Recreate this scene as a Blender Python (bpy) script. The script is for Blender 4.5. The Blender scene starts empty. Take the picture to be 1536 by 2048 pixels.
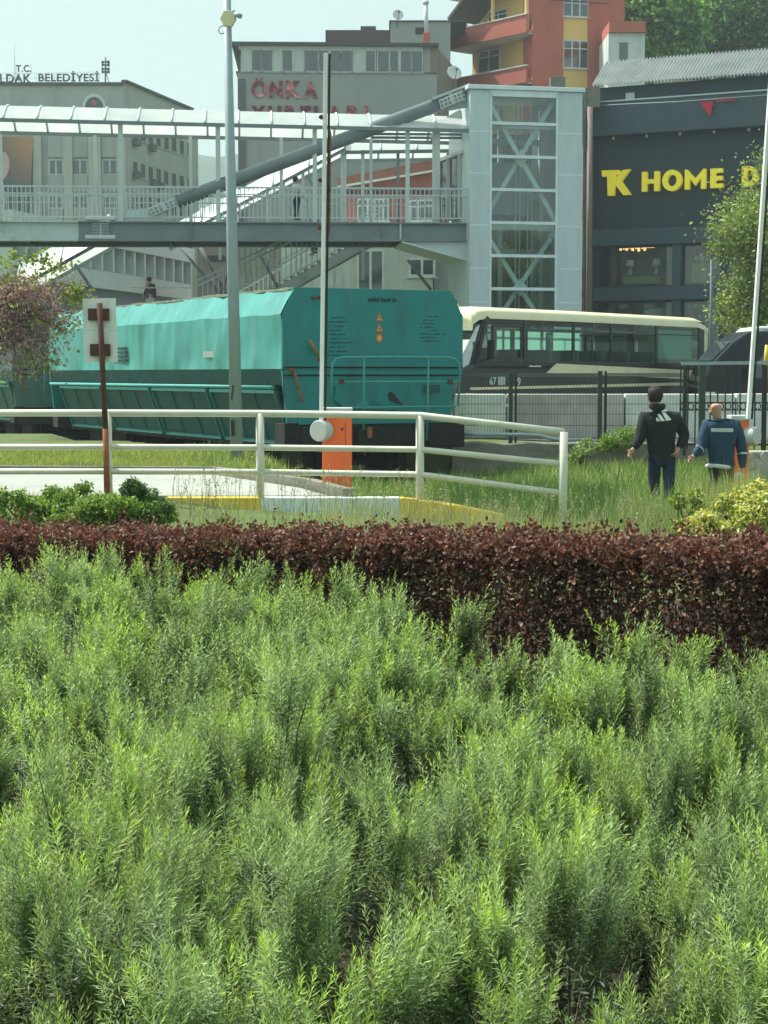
import bpy, math, random
import numpy as np
from mathutils import Vector, Matrix
R = math.radians
random.seed(7)
rng = np.random.default_rng(7)
sc = bpy.context.scene

# ------------------------------------------------------------------ camera, sky, sun, exposure
F = 3500.0; CZ = 1.7; PITCH = math.atan(276.0 / F)
cd = bpy.data.cameras.new('camera'); cam = bpy.data.objects.new('camera', cd); sc.collection.objects.link(cam)
cd.sensor_fit = 'HORIZONTAL'; cd.sensor_width = 36; cd.lens = F / 1536 * 36
cd.clip_start = 0.05; cd.clip_end = 6000
cam.location = (0, 0, CZ); cam.rotation_euler = (math.pi / 2 - PITCH, 0, 0)
sc.camera = cam
SUN_EL = R(57); SUN_H = Vector((-0.86, 0.5, 0)).normalized()
w = bpy.data.worlds.new('World'); sc.world = w; w.use_nodes = True
nt = w.node_tree; bg = nt.nodes['Background']
sky = nt.nodes.new('ShaderNodeTexSky'); sky.sky_type = 'NISHITA'; sky.sun_disc = False
sky.sun_elevation = SUN_EL; sky.sun_rotation = math.atan2(SUN_H.x, SUN_H.y)
sky.air_density = 1.0; sky.dust_density = 4.0; sky.ozone_density = 0.6; sky.altitude = 0
tint = nt.nodes.new('ShaderNodeMix'); tint.data_type = 'RGBA'; tint.blend_type = 'MULTIPLY'; tint.inputs[0].default_value = 1
tint.inputs[7].default_value = (0.88, 1.02, 0.92, 1)
veil = nt.nodes.new('ShaderNodeMix'); veil.data_type = 'RGBA'; veil.inputs[0].default_value = 0.72; veil.inputs[7].default_value = (3.05, 3.9, 3.65, 1)   # milky high haze over the whole sky
nt.links.new(sky.outputs[0], tint.inputs[6]); nt.links.new(tint.outputs[2], veil.inputs[6]); nt.links.new(veil.outputs[2], bg.inputs[0])
bg.inputs[1].default_value = 0.15
sd = bpy.data.lights.new('sun', 'SUN'); sun = bpy.data.objects.new('sun', sd); sc.collection.objects.link(sun)
sd.energy = 5.0; sd.angle = R(0.5); sd.color = (1.0, 0.955, 0.87)
to_sun = SUN_H * math.cos(SUN_EL) + Vector((0, 0, math.sin(SUN_EL)))
sun.rotation_euler = to_sun.to_track_quat('Z', 'Y').to_euler(); sun.location = to_sun * 50
vs = sc.view_settings
vs.view_transform = 'Standard'; vs.look = 'None'; vs.gamma = 1; vs.exposure = 0.56
sc.cycles.use_denoising = True
sc.cycles.max_bounces = 6; sc.cycles.transparent_max_bounces = 12; sc.cycles.diffuse_bounces = 2
sc.cycles.caustics_reflective = False; sc.cycles.caustics_refractive = False

# ------------------------------------------------------------------ helpers
def ray(px, py):
    u = (px - 768) / F; v = (1024 - py) / F
    return Vector((u, math.cos(PITCH) + v * math.sin(PITCH), -math.sin(PITCH) + v * math.cos(PITCH)))
def at(px, py, Y):                      # the point at real depth Y seen at that pixel of the photo
    d = ray(px, py); return Vector((0, 0, CZ)) + d * (Y / d.y)
def X_(px, Y): return (px - 768) / F * Y
def sm(t): t = max(0., min(1., t)); return t * t * (3 - 2 * t)

class Fr:                               # a vertical working plane: s along it, o outward, z up
    def __init__(s, p0, p1=None, ex=None):
        s.O = Vector((p0[0], p0[1], 0))
        s.ex = (Vector((p1[0], p1[1], 0)) - s.O).normalized() if p1 else Vector(ex).normalized()
        s.en = Vector((s.ex.y, -s.ex.x, 0)); s.L = (Vector((p1[0], p1[1], 0)) - s.O).length if p1 else 0
    def P(s, a, o, z): return s.O + s.ex * a + s.en * o + Vector((0, 0, z))
    def hit(s, px, py, o=0):
        d = ray(px, py); C = Vector((0, 0, CZ)); Q = s.O + s.en * o
        t = (Q - C).dot(s.en) / d.dot(s.en); p = C + d * t
        return ((p - s.O).dot(s.ex), p.z)
ID = Fr((0, 0), ex=(1, 0, 0))           # s = X, o = -Y

class MB:
    def __init__(s, fr=None): s.v = []; s.f = []; s.m = []; s.sm = []; s.fr = fr; s.cm = 0; s.col = None
    def T(s, p): return s.fr.P(p[0], p[1], p[2]) if s.fr else Vector(p)
    def add(s, vs, fs, smooth=False):
        b = len(s.v); s.v += [s.T(p) for p in vs]
        for f in fs: s.f.append([b + i for i in f]); s.m.append(s.cm); s.sm.append(smooth)
        return s
    def box(s, a0, a1, o0, o1, z0, z1):
        vs = [(a, o, z) for z in (z0, z1) for a, o in ((a0, o0), (a1, o0), (a1, o1), (a0, o1))]
        return s.add(vs, [(3, 2, 1, 0), (4, 5, 6, 7), (0, 1, 5, 4), (1, 2, 6, 5), (2, 3, 7, 6), (3, 0, 4, 7)])
    def quad(s, *p): return s.add(p, [tuple(range(len(p)))])
    def prism(s, pts, o0, o1):          # polygon of (s, z), extruded along o
        n = len(pts)
        vs = [(a, o0, z) for a, z in pts] + [(a, o1, z) for a, z in pts]
        return s.add(vs, [tuple(range(n)), tuple(range(2 * n - 1, n - 1, -1))] + [(i, n + i, n + (i + 1) % n, (i + 1) % n) for i in range(n)])
    def tube(s, pts, r, n=8, cap=True, closed=False):
        pts = [s.T(p) for p in pts]; m = len(pts); rs = r if isinstance(r, (list, tuple)) else [r] * m
        b = len(s.v); up = None
        for i, p in enumerate(pts):
            t = (pts[(i + 1) % m if closed else min(i + 1, m - 1)] - pts[i - 1 if (closed or i) else 0]).normalized()
            if up is None: up = Vector((0, 0, 1)) if abs(t.z) < .9 else Vector((1, 0, 0))
            u = (up - t * up.dot(t)).normalized(); q = t.cross(u); up = u
            for k in range(n):
                a = 2 * math.pi * k / n; s.v.append(p + (u * math.cos(a) + q * math.sin(a)) * rs[i])
        for i in range(m if closed else m - 1):
            for k in range(n):
                A = b + i * n + k; B = b + i * n + (k + 1) % n; j = ((i + 1) % m) * n
                s.f.append([A, B, b + j + (k + 1) % n, b + j + k]); s.m.append(s.cm); s.sm.append(True)
        if cap and not closed:
            s.f.append([b + k for k in range(n)][::-1]); s.f.append([b + (m - 1) * n + k for k in range(n)])
            s.m += [s.cm] * 2; s.sm += [False] * 2
        return s
    def bar(s, p, q, w, h=None):        # rectangular bar
        p = s.T(p); q = s.T(q); h = h or w; t = (q - p).normalized()
        up = Vector((0, 0, 1)) if abs(t.z) < .95 else Vector((0, 1, 0))
        a = t.cross(up).normalized() * w / 2; c = a.cross(t).normalized() * h / 2
        b = len(s.v); s.v += [e + x * a + y * c for e in (p, q) for x, y in ((-1, -1), (1, -1), (1, 1), (-1, 1))]
        for f in ((3, 2, 1, 0), (4, 5, 6, 7), (0, 1, 5, 4), (1, 2, 6, 5), (2, 3, 7, 6), (3, 0, 4, 7)):
            s.f.append([b + i for i in f]); s.m.append(s.cm); s.sm.append(False)
        return s
    def ball(s, c, r, nu=12, nv=8):
        c = s.T(c); r = (r, r, r) if not isinstance(r, tuple) else r; b = len(s.v)
        for i in range(nv + 1):
            th = math.pi * i / nv
            for k in range(nu):
                a = 2 * math.pi * k / nu
                s.v.append(c + Vector((r[0] * math.sin(th) * math.cos(a), r[1] * math.sin(th) * math.sin(a), r[2] * math.cos(th))))
        for i in range(nv):
            for k in range(nu):
                s.f.append([b + i * nu + k, b + (i + 1) * nu + k, b + (i + 1) * nu + (k + 1) % nu, b + i * nu + (k + 1) % nu]); s.m.append(s.cm); s.sm.append(True)
        return s
    def wall(s, a0, a1, z0, z1, holes=(), o=0., d=.2):
        A = sorted({a0, a1} | {x for h in holes for x in h[:2]}); Z = sorted({z0, z1} | {x for h in holes for x in h[2:4]})
        A = [x for x in A if a0 <= x <= a1]; Z = [x for x in Z if z0 <= x <= z1]
        for i in range(len(A) - 1):
            for j in range(len(Z) - 1):
                ca = (A[i] + A[i + 1]) / 2; cz = (Z[j] + Z[j + 1]) / 2
                if any(h[0] < ca < h[1] and h[2] < cz < h[3] for h in holes): continue
                s.quad((A[i], o, Z[j]), (A[i + 1], o, Z[j]), (A[i + 1], o, Z[j + 1]), (A[i], o, Z[j + 1]))
        for h in holes:
            l, r, b, t = h[:4]
            s.quad((l, o, b), (l, o - d, b), (l, o - d, t), (l, o, t)); s.quad((r, o - d, b), (r, o, b), (r, o, t), (r, o - d, t))
            s.quad((l, o, b), (r, o, b), (r, o - d, b), (l, o - d, b)); s.quad((l, o - d, t), (r, o - d, t), (r, o, t), (l, o, t))
        return s
    def build(s, name, mats, parent=None, bevel=0, seg=2, **k):
        me = bpy.data.meshes.new(name); org = parent_org(parent)
        me.from_pydata([tuple(p - org) for p in s.v], [], s.f)
        for m in (mats if isinstance(mats, (list, tuple)) else [mats]): me.materials.append(m)
        me.polygons.foreach_set('material_index', s.m); me.polygons.foreach_set('use_smooth', s.sm)
        me.update()
        o = bpy.data.objects.new(name, me); sc.collection.objects.link(o); o.parent = parent
        if bevel:
            b = o.modifiers.new('bevel', 'BEVEL'); b.width = bevel; b.segments = seg; b.limit_method = 'ANGLE'
        if k: tag(o, **k)
        return o
ORG = {}
def parent_org(p):
    o = Vector((0, 0, 0))
    while p is not None: o += Vector(p.location); p = p.parent
    return o
def tag(o, label=None, cat=None, group=None, kind=None):
    for k, x in (('label', label), ('category', cat), ('group', group), ('kind', kind)):
        if x: o[k] = x
    return o
def thing(name, loc, label, cat, group=None):
    o = bpy.data.objects.new(name, None); sc.collection.objects.link(o); o.location = loc; o.empty_display_size = .2
    return tag(o, label, cat, group)
def copy_tree(o, parent=None):
    c = o.copy(); sc.collection.objects.link(c); c.parent = parent
    for ch in list(o.children): copy_tree(ch, c)
    return c

def M(name, col, rough=.65, metal=0, var=.12, scale=2.5, bump=0, bs=None, spec=.4, dirt=None, damt=.35, dscale=(2, 2, .6), dthr=.5, emit=None):
    m = bpy.data.materials.new(name); m.use_nodes = True; n = m.node_tree; B = n.nodes['Principled BSDF']
    B.inputs['Roughness'].default_value = rough; B.inputs['Metallic'].default_value = metal; B.inputs['Specular IOR Level'].default_value = spec
    tc = n.nodes.new('ShaderNodeTexCoord')
    no = n.nodes.new('ShaderNodeTexNoise'); no.inputs['Scale'].default_value = scale; no.inputs['Detail'].default_value = 6; no.inputs['Roughness'].default_value = .65
    n.links.new(tc.outputs['Object'], no.inputs['Vector'])
    mr = n.nodes.new('ShaderNodeMapRange'); mr.inputs[1].default_value = .25; mr.inputs[2].default_value = .75
    mr.inputs[3].default_value = 1 - var; mr.inputs[4].default_value = 1 + var; n.links.new(no.outputs[0], mr.inputs[0])
    mx = n.nodes.new('ShaderNodeMix'); mx.data_type = 'RGBA'; mx.blend_type = 'MULTIPLY'; mx.inputs[0].default_value = 1
    mx.inputs[6].default_value = (*col, 1); n.links.new(mr.outputs[0], mx.inputs[7]); out = mx.outputs[2]
    if dirt:
        mp = n.nodes.new('ShaderNodeMapping'); mp.inputs['Scale'].default_value = dscale; n.links.new(tc.outputs['Object'], mp.inputs[0])
        n2 = n.nodes.new('ShaderNodeTexNoise'); n2.inputs['Scale'].default_value = 1; n2.inputs['Detail'].default_value = 8; n2.inputs['Roughness'].default_value = .7
        n.links.new(mp.outputs[0], n2.inputs['Vector'])
        r2 = n.nodes.new('ShaderNodeMapRange'); r2.inputs[1].default_value = dthr; r2.inputs[2].default_value = dthr + .18; r2.inputs[4].default_value = damt
        n.links.new(n2.outputs[0], r2.inputs[0])
        m2 = n.nodes.new('ShaderNodeMix'); m2.data_type = 'RGBA'; n.links.new(r2.outputs[0], m2.inputs[0]); n.links.new(out, m2.inputs[6])
        m2.inputs[7].default_value = (*dirt, 1); out = m2.outputs[2]
    n.links.new(out, B.inputs['Base Color'])
    if bump:
        bn = n.nodes.new('ShaderNodeTexNoise'); bn.inputs['Scale'].default_value = bs or scale * 6; bn.inputs['Detail'].default_value = 5
        n.links.new(tc.outputs['Object'], bn.inputs['Vector'])
        bp = n.nodes.new('ShaderNodeBump'); bp.inputs['Strength'].default_value = bump; bp.inputs['Distance'].default_value = .02
        n.links.new(bn.outputs[0], bp.inputs['Height']); n.links.new(bp.outputs[0], B.inputs['Normal'])
    if emit:
        B.inputs['Emission Color'].default_value = (*emit[0], 1); B.inputs['Emission Strength'].default_value = emit[1]
    return m
def leafmat(name, trans=.35, rough=.5, back=None, tcol=(1, 1, .6)):
    m = bpy.data.materials.new(name); m.use_nodes = True; n = m.node_tree; B = n.nodes['Principled BSDF']; B.inputs['Roughness'].default_value = rough
    B.inputs['Specular IOR Level'].default_value = .35
    a = n.nodes.new('ShaderNodeAttribute'); a.attribute_name = 'Col'; out = a.outputs['Color']
    if back:
        g = n.nodes.new('ShaderNodeNewGeometry'); mx = n.nodes.new('ShaderNodeMix'); mx.data_type = 'RGBA'
        mm = n.nodes.new('ShaderNodeMath'); mm.operation = 'MULTIPLY'; mm.inputs[1].default_value = .2; n.links.new(g.outputs['Backfacing'], mm.inputs[0])
        n.links.new(mm.outputs[0], mx.inputs[0]); n.links.new(out, mx.inputs[6]); mx.inputs[7].default_value = (*back, 1); out = mx.outputs[2]
    n.links.new(out, B.inputs['Base Color'])
    t = n.nodes.new('ShaderNodeBsdfTranslucent'); tm = n.nodes.new('ShaderNodeMix'); tm.data_type = 'RGBA'; tm.blend_type = 'MULTIPLY'; tm.inputs[0].default_value = 1
    n.links.new(out, tm.inputs[6]); tm.inputs[7].default_value = (*[min(1, c) for c in tcol], 1); n.links.new(tm.outputs[2], t.inputs[0])
    s = n.nodes.new('ShaderNodeMixShader'); s.inputs[0].default_value = trans
    n.links.new(B.outputs[0], s.inputs[1]); n.links.new(t.outputs[0], s.inputs[2]); n.links.new(s.outputs[0], n.nodes['Material Output'].inputs[0])
    return m
def glassmat(name, col=(.55, .75, .7), amt=.35, rough=.03, body=(.02, .04, .04), bodyamt=.3):
    m = bpy.data.materials.new(name); m.use_nodes = True; n = m.node_tree; n.nodes.remove(n.nodes['Principled BSDF'])
    t = n.nodes.new('ShaderNodeBsdfTransparent'); t.inputs[0].default_value = (*col, 1)
    d = n.nodes.new('ShaderNodeBsdfDiffuse'); d.inputs[0].default_value = (*body, 1)
    g = n.nodes.new('ShaderNodeBsdfGlossy'); g.inputs['Roughness'].default_value = rough
    lw = n.nodes.new('ShaderNodeLayerWeight'); lw.inputs[0].default_value = .5; pw = n.nodes.new('ShaderNodeMath'); pw.operation = 'POWER'; pw.inputs[1].default_value = 4; n.links.new(lw.outputs['Facing'], pw.inputs[0])
    ad = n.nodes.new('ShaderNodeMath'); ad.operation = 'MULTIPLY_ADD'; ad.inputs[1].default_value = .6; ad.inputs[2].default_value = amt; n.links.new(pw.outputs[0], ad.inputs[0])
    a = n.nodes.new('ShaderNodeMixShader'); a.inputs[0].default_value = bodyamt; n.links.new(t.outputs[0], a.inputs[1]); n.links.new(d.outputs[0], a.inputs[2])
    b = n.nodes.new('ShaderNodeMixShader'); n.links.new(ad.outputs[0], b.inputs[0]); n.links.new(a.outputs[0], b.inputs[1]); n.links.new(g.outputs[0], b.inputs[2])
    n.links.new(b.outputs[0], n.nodes['Material Output'].inputs[0]); return m
def canopymat(name):
    m = bpy.data.materials.new(name); m.use_nodes = True; n = m.node_tree; B = n.nodes['Principled BSDF']
    no = n.nodes.new('ShaderNodeTexNoise'); no.inputs['Scale'].default_value = .9; no.inputs['Detail'].default_value = 5
    tc = n.nodes.new('ShaderNodeTexCoord'); n.links.new(tc.outputs['Object'], no.inputs['Vector'])
    cr = n.nodes.new('ShaderNodeValToRGB'); cr.color_ramp.elements[0].color = (.66, .74, .72, 1); cr.color_ramp.elements[1].color = (.86, .9, .88, 1)
    cr.color_ramp.elements[0].position = .3; cr.color_ramp.elements[1].position = .7
    n.links.new(no.outputs[0], cr.inputs[0]); n.links.new(cr.outputs[0], B.inputs['Base Color']); B.inputs['Roughness'].default_value = .25
    t = n.nodes.new('ShaderNodeBsdfTranslucent'); n.links.new(cr.outputs[0], t.inputs[0])
    s = n.nodes.new('ShaderNodeMixShader'); s.inputs[0].default_value = .45
    n.links.new(B.outputs[0], s.inputs[1]); n.links.new(t.outputs[0], s.inputs[2])
    tr = n.nodes.new('ShaderNodeBsdfTransparent'); tr.inputs[0].default_value = (.85, .95, .93, 1); s2 = n.nodes.new('ShaderNodeMixShader'); s2.inputs[0].default_value = .1
    n.links.new(s.outputs[0], s2.inputs[1]); n.links.new(tr.outputs[0], s2.inputs[2]); n.links.new(s2.outputs[0], n.nodes['Material Output'].inputs[0]); return m

_txt = {}
def text_polys(txt, bold=0., res=3):    # outline of a word as verts/faces in the unit box (x, z)
    k = (txt, bold)
    if k in _txt: return _txt[k]
    cu = bpy.data.curves.new('lettering', 'FONT'); cu.body = txt; cu.size = 1; cu.offset = bold; cu.resolution_u = res; cu.fill_mode = 'FRONT'; cu.space_character = 1.05
    ob = bpy.data.objects.new('lettering', cu); sc.collection.objects.link(ob)
    dg = bpy.context.evaluated_depsgraph_get(); me = bpy.data.meshes.new_from_object(ob.evaluated_get(dg))
    V = [(v.co.x, v.co.y) for v in me.vertices]; Fc = [list(p.vertices) for p in me.polygons]
    bpy.data.objects.remove(ob); bpy.data.meshes.remove(me)
    _txt[k] = (V, Fc); return _txt[k]
def letters(mb, txt, a0, a1, z0, z1, o0, o1, bold=0., slope=0.):
    V, Fc = text_polys(txt, bold); xs = [v[0] for v in V]; ys = [v[1] for v in V]
    lx, hx, ly, hy = min(xs), max(xs), min(ys), max(ys)
    P = [(a0 + (x - lx) / (hx - lx) * (a1 - a0), z0 + (y - ly) / (hy - ly) * (z1 - z0) + slope * (x - lx) / (hx - lx)) for x, y in V]
    n = len(P); E = {}
    for f in Fc:
        for i in range(len(f)):
            e = (f[i], f[(i + 1) % len(f)])
            if (e[1], e[0]) in E: del E[(e[1], e[0])]
            else: E[e] = 1
    mb.add([(a, o1, z) for a, z in P] + [(a, o0, z) for a, z in P], [tuple(f) for f in Fc] + [(e[1], e[0], n + e[0], n + e[1]) for e in E])
    return mb

# numpy leaf clouds ---------------------------------------------------------------
def nrm(a): return a / np.maximum(np.linalg.norm(a, axis=1, keepdims=True), 1e-9)
def np_mesh(name, V, nper, cols, mats, parent=None, matidx=None, **k):   # V: (n*nper,3) quads of nper verts
    me = bpy.data.meshes.new(name); n = len(V) // nper; org = np.array(parent_org(parent))
    me.vertices.add(len(V)); me.vertices.foreach_set('co', (V - org).astype(np.float32).ravel())
    me.loops.add(len(V)); me.loops.foreach_set('vertex_index', np.arange(len(V), dtype=np.int32))
    me.polygons.add(n); me.polygons.foreach_set('loop_start', np.arange(0, n * nper, nper, dtype=np.int32))
    me.update(calc_edges=True)
    ca = me.attributes.new('Col', 'FLOAT_COLOR', 'POINT')
    c = np.ones((len(V), 4), np.float32); c[:, :3] = np.repeat(np.clip(cols, 0, 1), nper, axis=0); ca.data.foreach_set('color', c.ravel())
    me.materials.append(mats)
    o = bpy.data.objects.new(name, me); sc.collection.objects.link(o); o.parent = parent
    if k: tag(o, **k)
    return o
def kites(P, D, N, L, W, fold=.25, mid=.45, droop=0.):   # pos, direction, normal-ish, length, width
    D = nrm(D); S = nrm(np.cross(D, N)); U = np.cross(S, D); L = np.asarray(L)[:, None]; W = np.asarray(W)[:, None]
    m = P + D * L * mid; e = P + D * L - U * L * droop
    V = np.empty((len(P), 4, 3)); V[:, 0] = P; V[:, 1] = m - S * W * .5 + U * W * fold; V[:, 2] = e; V[:, 3] = m + S * W * .5 + U * W * fold
    return V.reshape(-1, 3)
def rdir(n): return nrm(rng.normal(size=(n, 3)))
def pick(n, cols, wts=None, jit=.18):
    cols = np.array(cols); i = rng.choice(len(cols), n, p=wts); return cols[i] * (1 + rng.normal(size=(n, 1)) * jit)
def leafcloud(blobs, per, size, asp=.5, shell=.55):       # blobs: list (center, (rx,ry,rz))
    C = []; 
    for c, r in blobs:
        n = int(per); d = rdir(n); q = shell + (1 - shell) * rng.random((n, 1)) ** .6
        C.append(np.array(c) + d * q * np.array(r))
    P = np.concatenate(C); n = len(P); D = rdir(n) + np.array([0, 0, -.15]); N = rdir(n) + np.array([0, 0, 1.])
    L = size * (.6 + .8 * rng.random(n)); return kites(P, D, N, L, L * asp), n
# ------------------------------------------------------------------ materials
m_soil = M('soil', (.045, .034, .024), .95, var=.4, scale=3, bump=.6, bs=30)
m_turf = M('turf', (.09, .13, .035), .95, var=.4, scale=1.5, bump=.5, bs=20, dirt=(.13, .11, .05), dscale=(.6, .6, .6), damt=.7)
m_road = M('road_concrete', (.34, .36, .33), .85, var=.12, scale=1.2, bump=.15, dirt=(.2, .21, .18), dscale=(.7, 1.5, 1))
m_asph = M('asphalt', (.06, .06, .06), .9, var=.25, scale=3, bump=.3)
m_conc = M('old_concrete', (.2, .2, .17), .9, var=.3, scale=2, bump=.5, dirt=(.07, .075, .055), dscale=(1, 1, 1.5), damt=.7)
m_kyel = M('yellow_kerb_paint', (.9, .62, .08), .7, var=.12, scale=5, bump=.2, dirt=(.28, .24, .14), dscale=(9, 9, 3), damt=.6)
m_kwhi = M('white_kerb_paint', (.78, .86, .82), .7, var=.1, scale=5, bump=.2, dirt=(.3, .32, .26), dscale=(9, 9, 3), damt=.55)
m_rail = M('cream_pipe_paint', (.66, .66, .56), .5, var=.1, scale=5, dirt=(.4, .24, .1), dscale=(2.2, 3, 6), damt=.6, dthr=.56)
m_rust = M('rust_brown', (.1, .045, .035), .85, var=.3, scale=9, bump=.3)
m_rusto = M('orange_rust', (.32, .12, .05), .9, var=.3, scale=12, bump=.3)
m_galv = M('galvanised_steel', (.31, .39, .43), .55, .15, var=.1, scale=6, dirt=(.42, .5, .52), dscale=(5, 5, 1))
m_black = M('black_steel', (.018, .022, .022), .5, var=.2, scale=8)
m_rub = M('black_rubber', (.014, .014, .014), .85)
m_dark = M('underframe_grime', (.022, .022, .02), .85, var=.5, scale=5, dirt=(.06, .045, .03), dscale=(4, 4, 4))
m_org = M('orange_enamel', (.95, .17, .045), .4, var=.06, scale=4, dirt=(.45, .12, .05), dscale=(5, 5, 2), damt=.3, dthr=.6)
m_lgrey = M('grey_plastic', (.5, .54, .52), .5, var=.06, scale=8)
m_white = M('white_enamel', (.86, .88, .86), .4, var=.05, scale=4, dirt=(.4, .4, .36), dscale=(6, 6, 1.5), damt=.35)
m_redp = M('red_paint', (.5, .03, .03), .5)
m_board = M('white_sign_sheet', (.78, .82, .78), .6, var=.05, scale=6, dirt=(.4, .42, .36), dscale=(4, 4, 2), damt=.4)
m_hex = M('cream_plastic', (.72, .68, .42), .5)
m_teal = M('teal_wagon_paint', (.07, .34, .31), .5, var=.16, scale=1.3, bump=.35, bs=3, dirt=(.06, .22, .215), dscale=(2.2, 2.2, .3), damt=.75, dthr=.45)
m_tealshade = M('shaded_grey_teal_paint', (.07, .16, .15), .7, var=.2, scale=2, dirt=(.1, .1, .08), dscale=(2, 2, .5), damt=.6)  # dull copy of the teal, the rear wagon's shade put into its colour
m_tealend = M('shaded_teal_wagon_paint', (.016, .235, .25), .55, var=.14, scale=2, bump=.2, bs=3, dirt=(.05, .14, .13), dscale=(3, 3, .6), damt=.6, dthr=.5)  # darker copy of the wagon teal, shade of the end painted in
m_tealdk = M('dusty_shaded_teal_paint', (.012, .1, .11), .7, var=.25, scale=2, bump=.2, dirt=(.05, .075, .06), dscale=(3, 3, .8), damt=.6, dthr=.45)  # shade of the doors and under the overhang is in this colour
m_tedge = M('rusted_wagon_edge', (.24, .3, .22), .8, var=.3, scale=6, dirt=(.25, .12, .06), dscale=(3, 3, 3), damt=.8, dthr=.48)
m_ink = M('dark_stencil_paint', (.012, .05, .055), .7)
m_sigy = M('yellow_sticker', (.7, .45, .1), .5)
m_sigr = M('red_sticker', (.55, .12, .06), .5)
m_bcream = M('cream_bus_paint', (.82, .77, .5), .3, var=.04, spec=.5, dirt=(.45, .42, .26), dscale=(2, 2, 2), damt=.3)
m_bdark = M('charcoal_bus_paint', (.035, .04, .04), .35, var=.06)
m_seat = M('bus_seat_fabric', (.1, .14, .12), .9)
m_glass = glassmat('tinted_glass', (.75, .9, .86), .05, bodyamt=.07)
m_wind = glassmat('windscreen_glass', (.6, .75, .72), .5, .04)
m_glassc = glassmat('clear_glass', (.8, .95, .9), .12, bodyamt=.08)
m_glassw = glassmat('window_glass_dark', (.3, .4, .4), .13, .08, (.05, .07, .08), .85)
m_glasst = glassmat('tower_glass', (.75, .88, .85), .12, .02, (.06, .1, .1), .08)
m_curt = M('net_curtain', (.5, .56, .53), .8)
m_wfrm = M('white_window_frame', (.62, .66, .63), .5)
m_wpink = M('white_dull_frame', (.52, .54, .52), .5)
m_brg = M('bridge_steel_dark', (.19, .235, .245), .55, var=.15, scale=1, dirt=(.24, .32, .32), dscale=(.5, .5, 1), damt=.5, dthr=.56)
m_brgl = M('bridge_steel_light', (.52, .62, .60), .55, var=.15, scale=1, dirt=(.14, .2, .2), dscale=(.6, .6, 1), damt=.6)
m_brgp = M('bridge_pale_paint', (.55, .64, .63), .5, var=.08, scale=2)
m_plate = M('bolted_plate_paint', (.6, .66, .64), .5)
m_can = canopymat('translucent_canopy_sheet')
m_tower = M('pale_blue_cladding', (.58, .69, .71), .4, var=.03, scale=.6, dirt=(.3, .4, .42), dscale=(1.5, 1.5, .25), damt=.35)
m_towr2 = M('pale_blue_joint', (.72, .84, .86), .4)
m_navy = M('navy_render', (.034, .052, .07), .6, var=.08, scale=.8)
m_navy2 = M('navy_trim', (.06, .09, .115), .5, var=.05, scale=.8)
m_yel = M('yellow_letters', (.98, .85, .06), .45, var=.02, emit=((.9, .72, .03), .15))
m_zinc = M('corrugated_zinc', (.38, .41, .41), .55, .2, var=.2, scale=1, dirt=(.2, .17, .14), dscale=(2, 2, .5), damt=.5)
m_mun = M('grey_render', (.40, .43, .425), .85, var=.12, scale=.3, dirt=(.24, .27, .26), dscale=(.6, .6, .12), damt=.5)
m_mun2 = M('beige_render', (.47, .48, .45), .85, var=.12, scale=.3, dirt=(.2, .21, .17), dscale=(.6, .6, .12), damt=.4)
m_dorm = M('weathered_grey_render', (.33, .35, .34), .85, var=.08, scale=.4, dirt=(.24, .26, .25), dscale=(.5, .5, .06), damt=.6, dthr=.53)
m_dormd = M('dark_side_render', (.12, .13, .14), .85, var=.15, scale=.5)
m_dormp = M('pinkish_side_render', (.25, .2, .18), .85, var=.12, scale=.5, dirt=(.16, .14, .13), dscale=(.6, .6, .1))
m_brown = M('brown_cladding', (.1, .065, .065), .8, var=.12, scale=.8)
m_ared = M('brick_red_render', (.50, .14, .10), .8, var=.1, scale=.4, dirt=(.28, .09, .07), dscale=(.5, .5, .1), damt=.5)
m_ayel = M('ochre_render', (.82, .56, .2), .8, var=.06, scale=.5)
m_awht = M('pale_render', (.66, .7, .68), .8, var=.08, scale=.5, dirt=(.3, .31, .28), dscale=(.8, .8, .15), damt=.5)
m_roofd = M('roof_edge', (.08, .085, .085), .8)
m_tile = M('red_roof_tile', (.3, .12, .085), .85, var=.25, scale=2, bump=.4)
m_sred = M('red_letter_face', (.22, .01, .02), .6, var=.5, scale=3, dirt=(.85, .34, .4), dscale=(1.5, 1.5, 1.5), damt=1, dthr=.47)
m_sredd = M('red_letter_faded', (.16, .01, .02), .6, var=.4, scale=2, dirt=(.45, .18, .2), dscale=(1.3, 1.3, 1.3), damt=.8, dthr=.54)
m_sgrey = M('dark_sign_letters', (.09, .12, .12), .6)
m_dish = M('white_dish', (.66, .7, .68), .5)
m_mesh = M('mesh_wire', (.11, .14, .12), .6)
m_mint = M('pale_mint_patch', (.55, .75, .66), .6, var=.1)
m_fenceg = M('dark_green_fence_paint', (.035, .055, .042), .5, var=.15, scale=5)
m_barr = M('whitewashed_concrete', (.74, .77, .72), .85, var=.15, scale=1.5, dirt=(.42, .42, .38), dscale=(1.6, 1.6, 1.2), damt=.7, dthr=.48)
m_barp = M('worn_pinkish_concrete', (.54, .49, .45), .85, var=.18, scale=1.5, dirt=(.32, .3, .27), dscale=(2, 2, .8), damt=.7, dthr=.46)
m_stone = M('rubble_stone', (.3, .3, .26), .9, var=.3, scale=3, bump=.6, dirt=(.5, .52, .47), dscale=(3, 3, 3), damt=.7)
m_cloth_b = M('black_fleece', (.012, .017, .02), .9, var=.25, scale=10, bump=.3, bs=14)
m_jean = M('dark_blue_denim', (.012, .024, .05), .9, var=.3, scale=9, bump=.3, bs=14)
m_cloth_n = M('navy_work_jacket', (.012, .05, .1), .8, var=.25, scale=9, bump=.35, bs=12)
m_trou = M('dark_grey_trousers', (.03, .035, .035), .9, var=.2, scale=9, bump=.2)
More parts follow.
